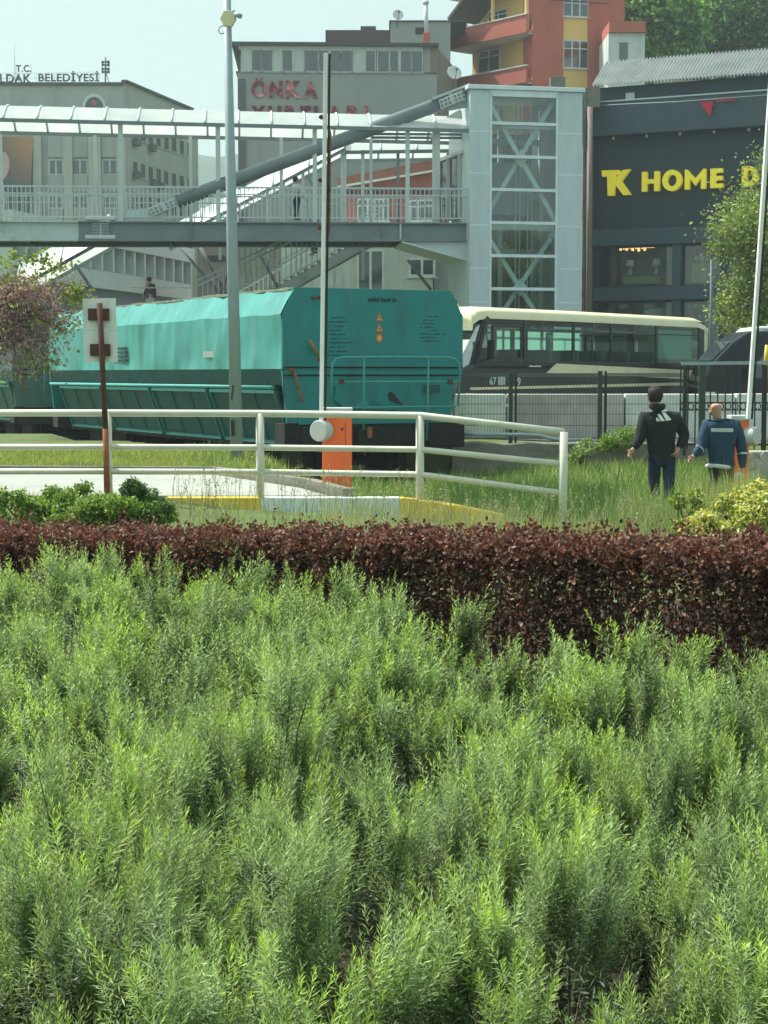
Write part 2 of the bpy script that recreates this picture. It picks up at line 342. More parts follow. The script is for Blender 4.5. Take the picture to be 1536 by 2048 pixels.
m_skin = M('skin', (.5, .27, .19), .5, var=.05)
m_hair = M('dark_hair', (.012, .01, .01), .7, var=.3, scale=40, bump=.5, bs=80)
m_refl = M('silver_reflective_tape', (.5, .55, .53), .35)
m_tshirt = M('white_shirt', (.6, .66, .66), .8)
m_wood = M('pale_wood', (.42, .31, .17), .6, var=.12, scale=3)
m_lamp = M('warm_sign_light', (.8, .45, .15), .5, emit=((1, .55, .2), 1.3))
m_car = M('dark_car_paint', (.016, .022, .03), .22, var=.05)
m_van = M('white_van_paint', (.68, .72, .7), .3, var=.03)
m_chrome = M('chrome', (.7, .72, .72), .12, 1.)
m_bark = M('bark', (.1, .08, .06), .9, var=.3, scale=9, bump=.6)
m_hill = M('wooded_hillside', (.035, .06, .03), .95, var=.5, scale=.15, bump=1, bs=.5)
m_far = M('far_wooded_hill', (.05, .1, .07), 1, var=.3, scale=.03)
m_pbl = M('banner_dark_blue', (.05, .075, .1), .7)
m_mintpatch = leafmat('mint_bright_patch', .6, .6, tcol=(.8, 1, .9)); _n = m_mintpatch.node_tree; _a = next(n for n in _n.nodes if n.type == 'ATTRIBUTE'); _c = _n.nodes.new('ShaderNodeRGB'); _c.outputs[0].default_value = (.62, .85, .75, 1)  # for the sheets added as bright patches in the bus windows
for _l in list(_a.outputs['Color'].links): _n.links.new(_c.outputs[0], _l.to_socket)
l_rose = leafmat('rosemary_needle', .30, .5, back=(.2, .28, .15), tcol=(1, 1.0, .5))
l_leaf = leafmat('leaf', .4, .5, tcol=(1, 1, .45))
l_red = leafmat('burgundy_leaf', .3, .75, tcol=(1, .5, .4))
l_grass = leafmat('grass_blade', .35, .6, tcol=(1, 1, .6))

# ------------------------------------------------------------------ ground
def gz(x, y):
    left = sm((-1.0 - x) / 1.4) if y > 20 else sm((3 - x) / 5)
    zl = .17 * sm((y - 14) / 6) + .17 * sm((y - 26) / 6); zr = -.12 * sm((y - 14) / 6) - .12 * sm((y - 25) / 6) + .2 * sm((x - 1.5) / 2) * sm((y - 26) / 5)
    z = zl * left + zr * (1 - left)
    if x < 2 and y > 30:                # the sunken track under the wagons
        axx = -1.8 - .51 * (y - 31); d = x - axx - 1.6
        z += (-.45 - z) * sm((2.6 - abs(d)) / .8) * sm((y - 29.6) / 1.2)
    if y > 33.2: 
        axx = -1.8 - .51 * (y - 31); k = 1 if (x - axx - 1.6) > 2.3 else 0
        z = z + (.38 - z) * k if k else z
    return z
def hillz(x, y):
    return 24 * sm((y - 92) / 45) * sm((x + 2) / 12) + 26 * sm((y - 135) / 90) * sm((x - 2) / 30)
xs = sorted(set(list(np.arange(-8, 12.01, .4)) + list(np.arange(-24, 24.1, 2)) + [-700, -300, -120, -60, -35, 35, 60, 120, 300, 700]))
ys = sorted(set(list(np.arange(13, 36.01, .4)) + list(np.arange(-4, 13, 1)) + [-60, -20, 40, 46, 54, 65, 78, 92, 120, 180, 300, 600, 1000, 1450]))
g = MB(); nx = len(xs)
g.v = [Vector((x, y, gz(x, y) if y < 36 else gz(x, y) if x > -30 else 0)) for y in ys for x in xs]
for j in range(len(ys) - 1):
    for i in range(nx - 1):
        g.f.append([j * nx + i, j * nx + i + 1, (j + 1) * nx + i + 1, (j + 1) * nx + i]); g.sm.append(True); g.m.append(0 if ys[j] < 12.9 else 1)
g.build('ground', [m_soil, m_turf], kind='structure')
rd = MB(); rd.add([(-40, -37, .386), (40, -37, .386), (60, -68, .386), (-60, -68, .386)], [(0, 1, 2, 3)]); rd.fr = None
rd = MB(); rd.add([(3.2, 34.2, .40), (40, 34.2, .40), (60, 68, .40), (-20, 68, .40), (-14, 56, .40)], [(0, 1, 2, 3, 4)]); rd.build('street', m_asph, kind='structure')
# concrete driveway on the left behind the rail, with its far kerb
a = [at(-160, 990, 21.15), at(655, 993, 21.15), at(600, 975, 22.6), at(430, 951, 25.6), at(-160, 949, 26)]
dv = MB(); dv.add([(p.x, p.y, .232) for p in a] + [(p.x, p.y, .0) for p in a], [(0, 1, 2, 3, 4)] + [(i, 5 + i, 5 + (i + 1) % 5, (i + 1) % 5) for i in range(5)])
dv.build('driveway', m_road, kind='structure')
kb = MB()
kp = [(a[4].x, a[4].y + .08), (a[3].x, a[3].y + .08), (a[2].x + .15, a[2].y + .05), (a[1].x + .25, a[1].y - .05)]
for i in range(3): kb.bar((kp[i][0], kp[i][1], .19), (kp[i + 1][0], kp[i + 1][1], .19 if i < 2 else .17), .14, .3)
kb.build('driveway_kerb', m_conc, kind='structure')
# painted kerb stones in front of the rail: each block is a stone of its own
kroot = thing('painted_kerb', (-2.6, 21, .1), 'kerb of yellow and white painted blocks under the cream pipe railing', 'kerb')
segs = [(330, 425, 0), (425, 520, 0), (520, 612, 1), (612, 705, 1), (705, 800, 1), (800, 902, 0), (902, 1003, 0)]
for x0, x1, wht in segs:
    def kt(px): return (X_(px, 20.95), 20.95 - .5 * sm((px - 800) / 210), .222 - .19 * sm((px - 790) / 260) ** 1.2)
    k = MB(); p = kt(x0 + .6); q = kt(x1 - .6)
    k.add([(p[0], p[1], p[2]), (q[0], q[1], q[2]), (q[0], q[1] + .2, q[2]), (p[0], p[1] + .2, p[2]), (p[0], p[1] - .03, p[2] - .4), (q[0], q[1] - .03, q[2] - .4), (q[0], q[1] + .2, q[2] - .4), (p[0], p[1] + .2, p[2] - .4)],
          [(0, 1, 2, 3), (4, 5, 1, 0), (5, 6, 2, 1), (6, 7, 3, 2), (7, 4, 0, 3)])
    k.build('kerb_stone', m_kwhi if wht else m_kyel, kroot, bevel=.012)

# ------------------------------------------------------------------ rosemary bed
RB = [(-3.2, 11.4), (-2.4, 10.9), (-1.15, 10.0), (-.18, 9.3), (.43, 8.4), (.74, 7.8), (1.38, 7.0), (2.2, 6.6)]   # its far edge
def back(x):
    return np.interp(x, [p[0] for p in RB], [p[1] for p in RB])
def shoots(B, D, L, nl, wd, nn, colb, colt, t0=.08):
    """needles spiralling along many shoots; B base, D dir, L length, nl needle length, nn per shoot"""
    n = len(B); D = nrm(D); T = np.linspace(t0, 1, nn)[None, :] + rng.random((n, nn)) * (.6 / nn)
    T = np.minimum(T, 1.0)
    bend = rng.normal(size=(n, 3)) * .12; bend[:, 2] = abs(bend[:, 2]) * .8
    A = np.arange(nn)[None, :] * 2.399 + rng.random((n, 1)) * 6.28
    s = nrm(np.cross(D, np.array([.3, .2, 1.0]) + 0 * D)); u = np.cross(s, D)
    P = B[:, None] + D[:, None] * (L[:, None] * T)[..., None] + bend[:, None] * (L[:, None] * T ** 2)[..., None]
    ax = nrm((D[:, None] + 2 * bend[:, None] * T[..., None]).reshape(-1, 3)).reshape(n, nn, 3)
    rad = s[:, None] * np.cos(A)[..., None] + u[:, None] * np.sin(A)[..., None]
    al = np.radians(80 - 46 * T ** 2.6 + rng.normal(size=T.shape) * 9)
    Dn = ax * np.cos(al)[..., None] + rad * np.sin(al)[..., None]
    ln = nl[:, None] * (1.05 - .5 * T ** 3) * (.75 + .5 * rng.random(T.shape))
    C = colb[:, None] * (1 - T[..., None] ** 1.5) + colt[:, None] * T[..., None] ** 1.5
    C = C * (1 + rng.normal(size=T.shape) * .16)[..., None]
    Wd = np.repeat(wd[:, None], nn, 1) * (1 - .35 * T)
    V = kites(P.reshape(-1, 3), Dn.reshape(-1, 3), ax.reshape(-1, 3) + .01, ln.ravel(), Wd.ravel(), fold=.3, mid=.5, droop=-.12)
    return V, C.reshape(-1, 3), P
VV = []; CC = []; stems = MB(); nb = 0
def bushes():
    out = []; y = 2.0
    while y < 11.6:
        x = -3.3 + rng.random() * .5
        while x < 2.6:
            cx = x + rng.normal() * .12; cy = y + rng.normal() * .12
            if abs(cx) < .235 * cy + .65 and cy < back(cx) - .22: out.append((cx, cy))
            x += .58
        y += .50
    return out
gap = [(-.02, 3.95, .27), (.30, 3.5, .14)]
for cx, cy in bushes():
    if cx / cy < -.205 and 3.2 < cy < 4.5: continue
    if any((cx - q[0]) ** 2 + (cy - q[1]) ** 2 < q[2] ** 2 for q in gap): continue
    far = sm((cy - 4) / 4)
    hb = .60 + rng.normal() * .035 + .03 * far
    if cy < 3.2: hb -= .05
    ncl = int(15 - 2 * far); VVb = []
    rc = rng.random(ncl) ** .5 * .42; tc_ = rng.random(ncl) * 6.283; hc_ = hb * (1.04 - .62 * (rc / .5) ** 3) + rng.normal(size=ncl) * .068
    npc = 8; nbch = ncl * npc; ci = np.repeat(np.arange(ncl), npc)
    cxy = np.stack([cx + rc * np.cos(tc_), cy + rc * np.sin(tc_)], 1)[ci] + rng.normal(size=(nbch, 2)) * .045
    off = cxy - np.stack([cx + rc * np.cos(tc_), cy + rc * np.sin(tc_)], 1)[ci]
    top = np.concatenate([cxy, (hc_[ci] - np.abs(rng.normal(size=nbch)) * .07)[:, None]], 1)
    tall = rng.random(nbch) < .07; top[tall, 2] += .05 + .07 * rng.random(tall.sum())
    basep = np.concatenate([np.array([[cx, cy]]) + (cxy - np.array([[cx, cy]])) * .3, np.full((nbch, 1), .03)], 1)
    d = nrm(top - basep); d[:, :2] = d[:, :2] * .75 + off * 3.2; d[:, 2] += .3; d = nrm(d)
    Lm = .20 + .17 * rng.random(nbch); B = top - d * Lm[:, None]
    tone = (.68 + .6 * rng.random((ncl, 1)))[ci]; yel = (rng.random((ncl, 1)) < .4)[ci] & (rng.random((nbch, 1)) < .8)
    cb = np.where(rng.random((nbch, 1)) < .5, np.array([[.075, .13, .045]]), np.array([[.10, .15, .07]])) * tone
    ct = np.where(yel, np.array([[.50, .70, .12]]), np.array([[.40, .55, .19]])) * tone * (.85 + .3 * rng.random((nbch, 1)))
    nl = np.full(nbch, .031) * (.85 + .35 * rng.random(nbch)) * (1 + .15 * far); wd = np.full(nbch, .0041 * (1 + .9 * far))
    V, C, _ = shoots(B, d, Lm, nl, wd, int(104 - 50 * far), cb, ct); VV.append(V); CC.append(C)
    ns = 4                                # side shoots
    for k in range(ns):
        t = .05 + .65 * (k + rng.random(nbch)) / ns
        sd_ = nrm(d + rdir(nbch) * np.array([1, 1, .3]) * .42); Ls = (.06 + .09 * rng.random(nbch)) * (1.15 - .5 * t)
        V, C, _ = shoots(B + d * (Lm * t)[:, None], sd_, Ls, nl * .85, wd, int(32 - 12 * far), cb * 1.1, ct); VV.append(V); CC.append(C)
    ni = 64                               # inner shoots, coloured darker to paint in the shade
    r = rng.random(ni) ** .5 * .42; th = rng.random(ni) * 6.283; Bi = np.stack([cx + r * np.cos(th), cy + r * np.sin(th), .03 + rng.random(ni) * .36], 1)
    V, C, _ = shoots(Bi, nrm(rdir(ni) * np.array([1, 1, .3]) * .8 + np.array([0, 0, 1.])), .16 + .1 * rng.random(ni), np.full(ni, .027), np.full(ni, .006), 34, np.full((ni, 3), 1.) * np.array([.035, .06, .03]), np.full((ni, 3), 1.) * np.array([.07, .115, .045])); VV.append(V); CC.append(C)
    if cy < 5.5:
        for k in range(0, nbch, 3): stems.tube([tuple(basep[k]), tuple((basep[k] + B[k]) / 2 + rng.normal(size=3) * .02), tuple(B[k]), tuple(B[k] + d[k] * Lm[k] * .8)], [.0035, .003, .0022, .001], 4, cap=False)
for q in gap[:2]:                         # dead woody twigs in the bare gaps
    for k in range(46):
        b = np.array([q[0] + rng.normal() * .18, q[1] + .12 + rng.normal() * .12, .02]); e = b + np.array([rng.normal() * .12, rng.normal() * .1, .2 + .25 * rng.random()])
        stems.tube([tuple(b), tuple((b + e) / 2 + rng.normal(size=3) * .03), tuple(e)], [.004, .003, .0015], 4, cap=False)
V = np.concatenate(VV); C = np.concatenate(CC)
ros = np_mesh('rosemary', V, 4, C, l_rose, kind='stuff', label='dense grey-green rosemary ground planting filling the foreground', cat='rosemary bed')
m_twig = M('rosemary_twig', (.13, .095, .065), .9, var=.3, scale=12)
stems.build('rosemary_stems', m_twig, ros, kind='stuff')
print('needles', len(V) // 4)
# dry grass at the lower left corner
n = 2600; P = np.stack([-1.0 + rng.normal(size=n) * .2, 3.6 + rng.random(n) * 1.5, np.zeros(n)], 1)
V = kites(P, rdir(n) * np.array([1, 1, .3]) + np.array([0, 0, .45]), rdir(n), .05 + .06 * rng.random(n), np.full(n, .004))
np_mesh('dry_grass', V, 4, pick(n, [(.45, .36, .13), (.3, .3, .1), (.2, .3, .07)]), l_grass, kind='stuff', label='dry yellow grass at the edge of the rosemary bed', cat='grass')

# ------------------------------------------------------------------ burgundy hedge
hx = np.array([-4.2, -2.4, -1.15, -.18, .43, .74, 1.38, 3.0]); 
def hfront(x): return np.interp(x, hx, [13.0, 11.5, 10.25, 9.5, 8.95, 8.5, 7.7, 6.9])
def hh(x): return np.interp(x, [-4, -2.4, -.6, .5, 1.2, 1.6, 3], [.59, .62, .76, .84, .90, .92, .94])
nst = 5200; sx = -3.9 + 6.6 * rng.random(nst); sdp = rng.random(nst); sdp = np.where(rng.random(nst) < .6, sdp * .25, sdp) * .95   # upright shoots that carry the leaves
shh = hh(sx) * (1 + .02 * np.sin(sx * 11) + .015 * np.sin(sx * 37)) + rng.normal(size=nst) * .022 + (rng.random(nst) < .06) * .07 * rng.random(nst)
slx = rng.normal(size=nst) * .05; sly = rng.normal(size=nst) * .04
n = 215000; si = rng.integers(0, nst, n); t = np.where(rng.random(n) < .3, 1 - .16 * rng.random(n) ** 1.4, rng.random(n) ** .75)
x = sx[si] + slx[si] * t; y = hfront(sx[si]) + sdp[si] + .05 * np.sin(sx[si] * 7) + sly[si] * t; z = shh[si] * t
P = np.stack([x, y, z], 1) + rng.normal(size=(n, 3)) * .0125
nw = 90; wx = -3.8 + 6.4 * rng.random(nw); wy = hfront(wx) + rng.random(nw) * .8; wh = .05 + .11 * rng.random(nw) ** 2   # wisps over the top
wp = []
for i in range(nw):
    k = 26; t = rng.random(k); wp.append(np.stack([wx[i] + .03 * t * rng.normal() + rng.normal(size=k) * .012, wy[i] + rng.normal(size=k) * .012, hh(wx[i]) - .05 + wh[i] * t * 1.2], 1))
P = np.concatenate([P] + wp); n = len(P)
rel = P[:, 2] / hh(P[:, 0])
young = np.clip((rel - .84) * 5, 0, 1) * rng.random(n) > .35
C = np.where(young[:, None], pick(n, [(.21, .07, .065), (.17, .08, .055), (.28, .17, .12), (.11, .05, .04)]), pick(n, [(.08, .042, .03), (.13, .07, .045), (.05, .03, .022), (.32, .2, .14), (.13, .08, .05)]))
gr = (np.abs(P[:, 0] + .95) < .12) & (rng.random(n) < .25) | (rng.random(n) < .012)
C[gr] = pick(gr.sum(), [(.12, .16, .03), (.2, .12, .04)])
D = rdir(n); D[:, 2] += .35; N = rdir(n) * .8 + np.array([0, -.4, .6])
sz = .019 + .014 * rng.random(n)
hedge = thing('hedge', (0, 9.5, 0), 'long clipped burgundy leaved hedge behind the rosemary', 'hedge')
np_mesh('foliage', kites(P, D, N, sz, sz * .62, fold=.12, mid=.5), 4, C, l_red, hedge)
hs = MB()
for i in range(420):
    X = -3.8 + 6.4 * rng.random(); Y = float(hfront(X)) + .06 + rng.random() * .8; H = float(hh(X)) * (.8 + .18 * rng.random())
    hs.tube([(X, -Y, 0), (X + rng.normal() * .02, -Y, H * .5), (X + rng.normal() * .04, -Y, H)], [.005, .004, .002], 4, cap=False) if False else hs.tube([(X, Y, 0), (X + rng.normal() * .02, Y, H * .5), (X + rng.normal() * .04, Y, H)], [.006, .005, .002], 4, cap=False)
hs.build('stems', m_bark, hedge)

# ------------------------------------------------------------------ grass and shrubs behind the hedge
GB = []; GC = []
def grass(n, x0, x1, y0, y1, h0, h1, cols, wd=.006, keep=None, lean=.35, wts=None):
    y = y0 + (y1 - y0) * rng.random(n); px = x0 + (x1 - x0) * rng.random(n); x = (px - 768) / F * y
    cl = np.sin(x * 3.1 + y * 1.7) * np.sin(y * 2.3 - x) * .5 + .5
    if keep is not None: k = keep(x, y, px); x, y, cl = x[k], y[k], cl[k]
    n = len(x); z = np.array([gz(a, b) for a, b in zip(x, y)]) if n else x
    h = (h0 + (h1 - h0) * rng.random(n)) * (.6 + .6 * cl)
    d = nrm(np.stack([rng.normal(size=n) * lean, rng.normal(size=n) * lean, np.ones(n)], 1))
    GB.append(kites(np.stack([x, y, z - .01], 1), d, rdir(n), h, wd * (.7 + .6 * rng.random(n)) * (y / 18), mid=.35, fold=0, droop=.18)); GC.append(pick(n, cols, wts))
gA = [(.25, .38, .08), (.18, .3, .06), (.36, .44, .13), (.5, .52, .26), (.14, .23, .07)]
gD = [(.10, .20, .05), (.07, .15, .04), (.16, .26, .07)]
noslab = lambda x, y, px: ~((x < (655 - 768) / F * y) & (y > 20.7) & (y < 26.2) & (x < np.interp(y, [21, 22.6, 25.6, 26.1], [-.7, -1.1, -2.5, -3])))
kfree = lambda x, y, px: ~((px > 320) & (px < 1010) & (y > 17.5) & (rng.random(len(y)) < .8))
grass(17000, -60, 1620, 15, 20.8, .1, .3, gA, .006, keep=kfree)
grass(3600, 640, 1620, 15.5, 21, .25, .42, [(.45, .46, .28), (.35, .4, .18), (.5, .47, .3)], .005, lean=.2)
grass(26000, 690, 1620, 20.9, 33, .1, .34, gA + gD, .007, keep=noslab)
grass(6500, 880, 1240, 21, 26, .25, .45, gD, .008, keep=noslab)
grass(24000, -60, 700, 26.2, 32.3, .05, .16, [(.34, .46, .10), (.28, .42, .08), (.44, .5, .16), (.42, .36, .15)], .009)
grass(3500, 380, 700, 26.2, 30.6, .1, .26, gA, .009)
grass(2600, 1380, 1510, 18.8, 21.5, .5, .85, [(.22, .33, .09), (.4, .42, .22), (.15, .25, .07), (.7, .66, .25)], .009, lean=.18)
grass(2200, 1225, 1500, 17, 21, .35, .62, [(.2, .3, .08), (.45, .46, .28), (.15, .24, .06)], .006, lean=.2)
grass(2500, 560, 720, 21.6, 26, .08, .25, gA, .006, keep=noslab)
V = np.concatenate(GB); C = np.concatenate(GC)
np_mesh('grass', V, 4, C, l_grass, kind='stuff', label='rough green grass and weeds growing round the railing', cat='grass')
hd = []; hc = []                          # feathery seed heads standing over the grass
spots = [(X_(px, y), y, h) for px, y, h in [(rng.uniform(330, 1330), rng.uniform(16.5, 20.6), rng.uniform(.3, .62)) for _ in range(330)]]
st = MB()
for X, Y, h in spots:
    z0 = gz(X, Y); lx = rng.normal() * .06
    st.tube([(X, Y, z0), (X + lx * .4, Y, z0 + h * .6), (X + lx, Y, z0 + h)], [.0022, .0018, .001], 3, cap=False)
    k = 15; t = .68 + .34 * rng.random(k); P = np.stack([X + lx * t, Y + 0 * t, z0 + h * t], 1)
    hd.append(kites(P, rdir(k) * .8 + np.array([0, 0, .8]), rdir(k), .018 + .02 * rng.random(k), np.full(k, .008))); hc.append(pick(k, [(.4, .42, .24), (.5, .5, .34), (.33, .36, .17)]))
wr = np_mesh('wild_oats', np.concatenate(hd), 4, np.concatenate(hc), l_grass, kind='stuff', label='thin pale seed heads of wild grasses in front of the kerb', cat='wild grass')
st.build('stalks', M('dry_stalk', (.3, .32, .16), .8), wr, kind='stuff')

def shrub(name, label, cat, loc, blobs, per, size, cols, wts=None, asp=.55, group=None, stemm=True, shell=.35, mat=None):
    r = thing(name, loc, label, cat, group)
    V, n = leafcloud(blobs, per, size, asp, shell)
    np_mesh('foliage', V, 4, pick(n, cols, wts, .22), mat or l_leaf, r)
    s = MB(); L = Vector(loc)
    for c, rr in blobs: s.tube([tuple(L), tuple((L + Vector(c)) / 2 + Vector((rng.normal() * .03, rng.normal() * .03, 0))), tuple(c)], [.02 * size / .04, .012 * size / .04, .005 * size / .04], 5, cap=False)
    s.build('stems', m_bark, r); return r
def blobline(p0, p1, n, r, jz=.1):
    return [(tuple(np.array(at(*p0)) * (1 - t) + np.array(at(*p1)) * t + np.array([rng.normal() * .04, rng.normal() * .15, rng.normal() * jz])), (r * rng.uniform(.8, 1.25), r * 1.2, r * rng.uniform(.7, 1.2))) for t in np.linspace(0, 1, n)]
lg = [(.24, .38, .07), (.15, .28, .05), (.34, .46, .11), (.08, .16, .04)]
shrub('shrub', 'low bright green leafy shrub at the left end behind the burgundy hedge', 'shrub', (X_(80, 16), 16, 0), blobline((-30, 1026, 15.5), (330, 1026, 15.8), 26, .10, .06) + blobline((90, 1000, 16.2), (225, 995, 16), 8, .08, .06), 420, .036, lg, shell=.2)
shrub('shrub', 'darker green taller shrub beside the rusty sign post', 'shrub', (X_(262, 16), 16, 0), blobline((225, 1015, 16), (315, 1015, 16), 7, .12, .06) + blobline((255, 980, 16.1), (285, 975, 16.1), 3, .08, .03), 620, .032, [(.07, .15, .04), (.1, .2, .05), (.045, .09, .03)], shell=.2)
yl = [(.72, .7, .25), (.6, .58, .14), (.75, .74, .4), (.14, .24, .05), (.22, .32, .07)]
shrub('flowering_shrub', 'large pale yellow and green shrub at the right edge behind the hedge', 'shrub', (X_(1490, 16.6), 16.6, -.05), blobline((1370, 1045, 16.3), (1580, 1035, 16.3), 20, .085, .11) + blobline((1430, 1012, 16.8), (1580, 1000, 16.8), 13, .075, .10), 190, .045, yl, [.3, .22, .18, .15, .15], shell=.35)
shrub('flowering_shrub', 'small green shrub flecked with yellow beside the man in black', 'shrub', (X_(1375, 17), 17, -.05), blobline((1352, 1035, 17), (1405, 1015, 17), 8, .09, .08), 260, .036, yl, [.08, .08, .04, .4, .4], shell=.3)
shrub('weed_clump', 'spiky light green weeds on top of the low wall by the fence', 'weeds', (X_(1235, 32.7), 32.7, .35), blobline((1212, 886, 32.6), (1262, 876, 32.6), 4, .2, .03), 420, .09, lg, asp=.2, shell=.1)
shrub('ivy', 'pale ivy hanging on the low wall below the fence post', 'ivy', (X_(1160, 32.4), 32.35, .0), blobline((1150, 915, 32.3), (1178, 890, 32.3), 4, .17, .04), 260, .07, [(.28, .38, .16), (.16, .26, .08), (.36, .44, .22)], shell=.1)
# ------------------------------------------------------------------ pipe guard rail
rl = thing('guard_rail', (X_(840, 21), 21, .1), 'cream painted pipe railing with three rails sloping down to the right', 'railing')
pp = [(-130, 826, 894, 943, 985), (215, 826, 894, 943, 990), (520, 827, 895, 944, 995), (840, 831, 899, 949, 999), (1127, 864, 928, 987, 1040)]
YR = [21, 21, 21, 21, 20.3]
for k, nm in ((1, 'top_rail'), (2, 'middle_rail'), (3, 'bottom_rail')):
    mb = MB(); pts = [tuple(at(p[0], p[k], Y)) for p, Y in zip(pp, YR)]
    mb.tube(pts, .042 if k == 1 else .036, 10); mb.build(nm, m_rail, rl)
for p, Y in zip(pp, YR):
    mb = MB(); t = at(p[0], p[1], Y + .0); mb.tube([(t.x, t.y, t.z), (t.x, t.y, gz(t.x, t.y) - .1)], .05, 10); mb.build('post', m_rail, rl)

# ------------------------------------------------------------------ sign seen from behind
sg = thing('sign', (X_(213, 20.75), 20.75, .15), 'white two panel board seen from behind on a rusty brown post', 'sign')
mb = MB(); a = at(199, 606, 20.72); b = at(208, 830, 20.8); c = at(211, 857, 20.8); d = at(214, 985, 20.85)
mb.tube([tuple(a), tuple(c)], .034, 10); mb.cm = 1; mb.tube([tuple(c), tuple(d)], .036, 10); mb.build('post', [m_rust, m_rusto], sg)
f = Fr((X_(100, 20.79), 20.79), (X_(300, 20.79), 20.79))
for q in (((165, 597), (231, 596), (233, 659), (166, 660)), ((166, 662), (233, 661), (235, 724), (168, 725))):
    mb = MB(f); P = [f.hit(*x) for x in q]; mb.prism(P, -.012, -.022); mb.build('panel', m_board, sg)
for q in ((177, 617, 219, 641), (181, 688, 221, 712)):
    mb = MB(f); A = f.hit(q[0], q[3]); B = f.hit(q[2], q[1]); mb.box(A[0], B[0], .0, .04, A[1], B[1]); mb.build('bracket', m_rust, sg, bevel=.004)

# ------------------------------------------------------------------ lamp pole
lp = thing('lamp_post', (X_(474, 29), 29, .2), 'tall grey steel pole with a cream hexagonal box near its top', 'lamp post')
mb = MB(); b = at(474, 912, 29); b.z = .1; t = at(452.5, -60, 29.0); mb.tube([tuple(b), tuple(b.lerp(t, .5)), tuple(t)], [.108, .088, .062], 12)
mb.build('pole', m_galv, lp)
mb = MB(); p = b.lerp(at(470, 812, 29), 1); mb.bar(tuple(at(463, 800, 28.88)), tuple(at(466, 770, 28.88)), .02, .02); mb.bar(tuple(at(466, 872, 28.86)), tuple(at(465, 840, 28.86)), .05, .05); mb.build('cable_guard', m_black, lp)
mb = MB(Fr((0, 28.9), ex=(1, 0, 0))); c = mb.fr.hit(457, 38); mb.prism([(c[0] + .135 * math.cos(R(60 * k)), c[1] + .145 * math.sin(R(60 * k))) for k in range(6)], -.02, .07); mb.build('hexagonal_box', m_hex, lp, bevel=.01)
mb = MB(); q = at(459, 27, 28.95); e = at(478, 31, 28.8); mb.tube([tuple(q), tuple(at(468, 22, 28.9)), tuple(e)], .02, 6); mb.tube([tuple(at(470, 28, 28.8)), tuple(at(482, 33, 28.75))], .04, 10); mb.build('camera', m_galv, lp)
mb = MB(); mb.tube([tuple(at(x, y, 28.9)) for x, y in ((449, 50), (440, 54), (437, 62), (442, 68), (449, 66))], .008, 5); mb.build('cable', m_black, lp)

# ------------------------------------------------------------------ barrier gates
def barrier(Y, hx0, hx1, yt, yb, arm0, arm1, aw, drum, side, label, marks, strip=None):
    f = Fr((0, Y), ex=(1, 0, 0)); r = thing('barrier_gate', ((hx0 + hx1) / 2 * 0 + X_((hx0 + hx1) / 2, Y), Y, f.hit(hx0, yb)[1]), label, 'barrier')
    a = f.hit(hx0, yb); b = f.hit(hx1, yt); h = b[1] - a[1]; w = b[0] - a[0]
    mb = MB(f); mb.box(a[0], b[0], -.34, 0, a[1] - .1, b[1]); mb.build('housing', m_org, r, bevel=.012)
    mb = MB(f); mb.box(a[0] - .01, b[0] + .01, -.36, .012, b[1] + .003, b[1] + .085); mb.build('cap', m_lgrey, r, bevel=.015)
    mb = MB(f)
    for fz in (.82, .28): mb.tube([(a[0] + w * .68, .0, a[1] + h * fz), (a[0] + w * .68, .006, a[1] + h * fz)], .016, 10)
    mb.build('lock', m_black, r)
    mb = MB(f); mb.box(a[0] + w * .78, a[0] + w * .8, -.001, .002, a[1] + h * .55, a[1] + h * .9); mb.box(a[0] + w * .3, a[0] + w * .78, -.001, .002, a[1] + h * .55, a[1] + h * .56); mb.build('door_seam', m_rust, r)
    dc = f.hit(*drum); o = .08
    mb = MB(f); rr = .135
    if side < 0: mb.tube([(dc[0] + .06, -.02, dc[1]), (dc[0] + .04, o - .02, dc[1]), (dc[0] - .02, o + .07, dc[1])], [rr * .9, rr, rr], 24)
    else: mb.tube([(dc[0] - .1, -.05, dc[1]), (dc[0], -.02, dc[1]), (dc[0] + .08, .05, dc[1])], [rr * .9, rr * 1.1, rr], 24)
    mb.build('drum', m_lgrey, r, bevel=.015)
    p = f.hit(*arm0); q = f.hit(*arm1); P = Vector(f.P(p[0], o, p[1])); Q = Vector(f.P(q[0], o, q[1]))
    mb = MB(); mb.bar(tuple(P), tuple(Q), .05, aw); arm = mb.build('arm', m_white, r, bevel=.006)
    mb = MB(); off = Vector((aw * .5 + .004, 0, 0)); mb.bar(tuple(P + off), tuple(Q + off), .03, .012); mb.build('groove', m_black, arm)
    if strip:
        mb = MB()
        for i in range(60):
            t = strip[0] + (strip[1] - strip[0]) * i / 60; c = P.lerp(Q, t) + off * 1.35; mb.bar(tuple(c), tuple(c + Vector((.012, 0, -.03 - .02 * rng.random()))), .012, .022)
        mb.build('fringe', m_rusto, arm)
    for t in marks:
        mb = MB(); c = P.lerp(Q, t) - Vector((aw * .5, .0, 0)); mb.tube([tuple(c + Vector((-.035, 0, 0))), tuple(c + Vector((.012, 0, 0)))], [.012, .028], 8); mb.tube([tuple(c + Vector((-.0, -.03, 0))), tuple(c + Vector((.0, .03, 0)))], .028, 8); mb.build('bracket', m_rust, arm)
    return r
barrier(22.2, 645, 703, 829, 992, (643, 842), (652, 110), .088, (640, 861), -1, 'orange barrier gate box with its white arm raised straight up', [.17, .34, .53, .66, .83], (.52, .80))
barrier(26.5, 1462, 1499, 842, 968, (1494, 838), (1546, 60), .105, (1503, 872), 1, 'orange barrier gate at the right edge with its white arm leaning', [])

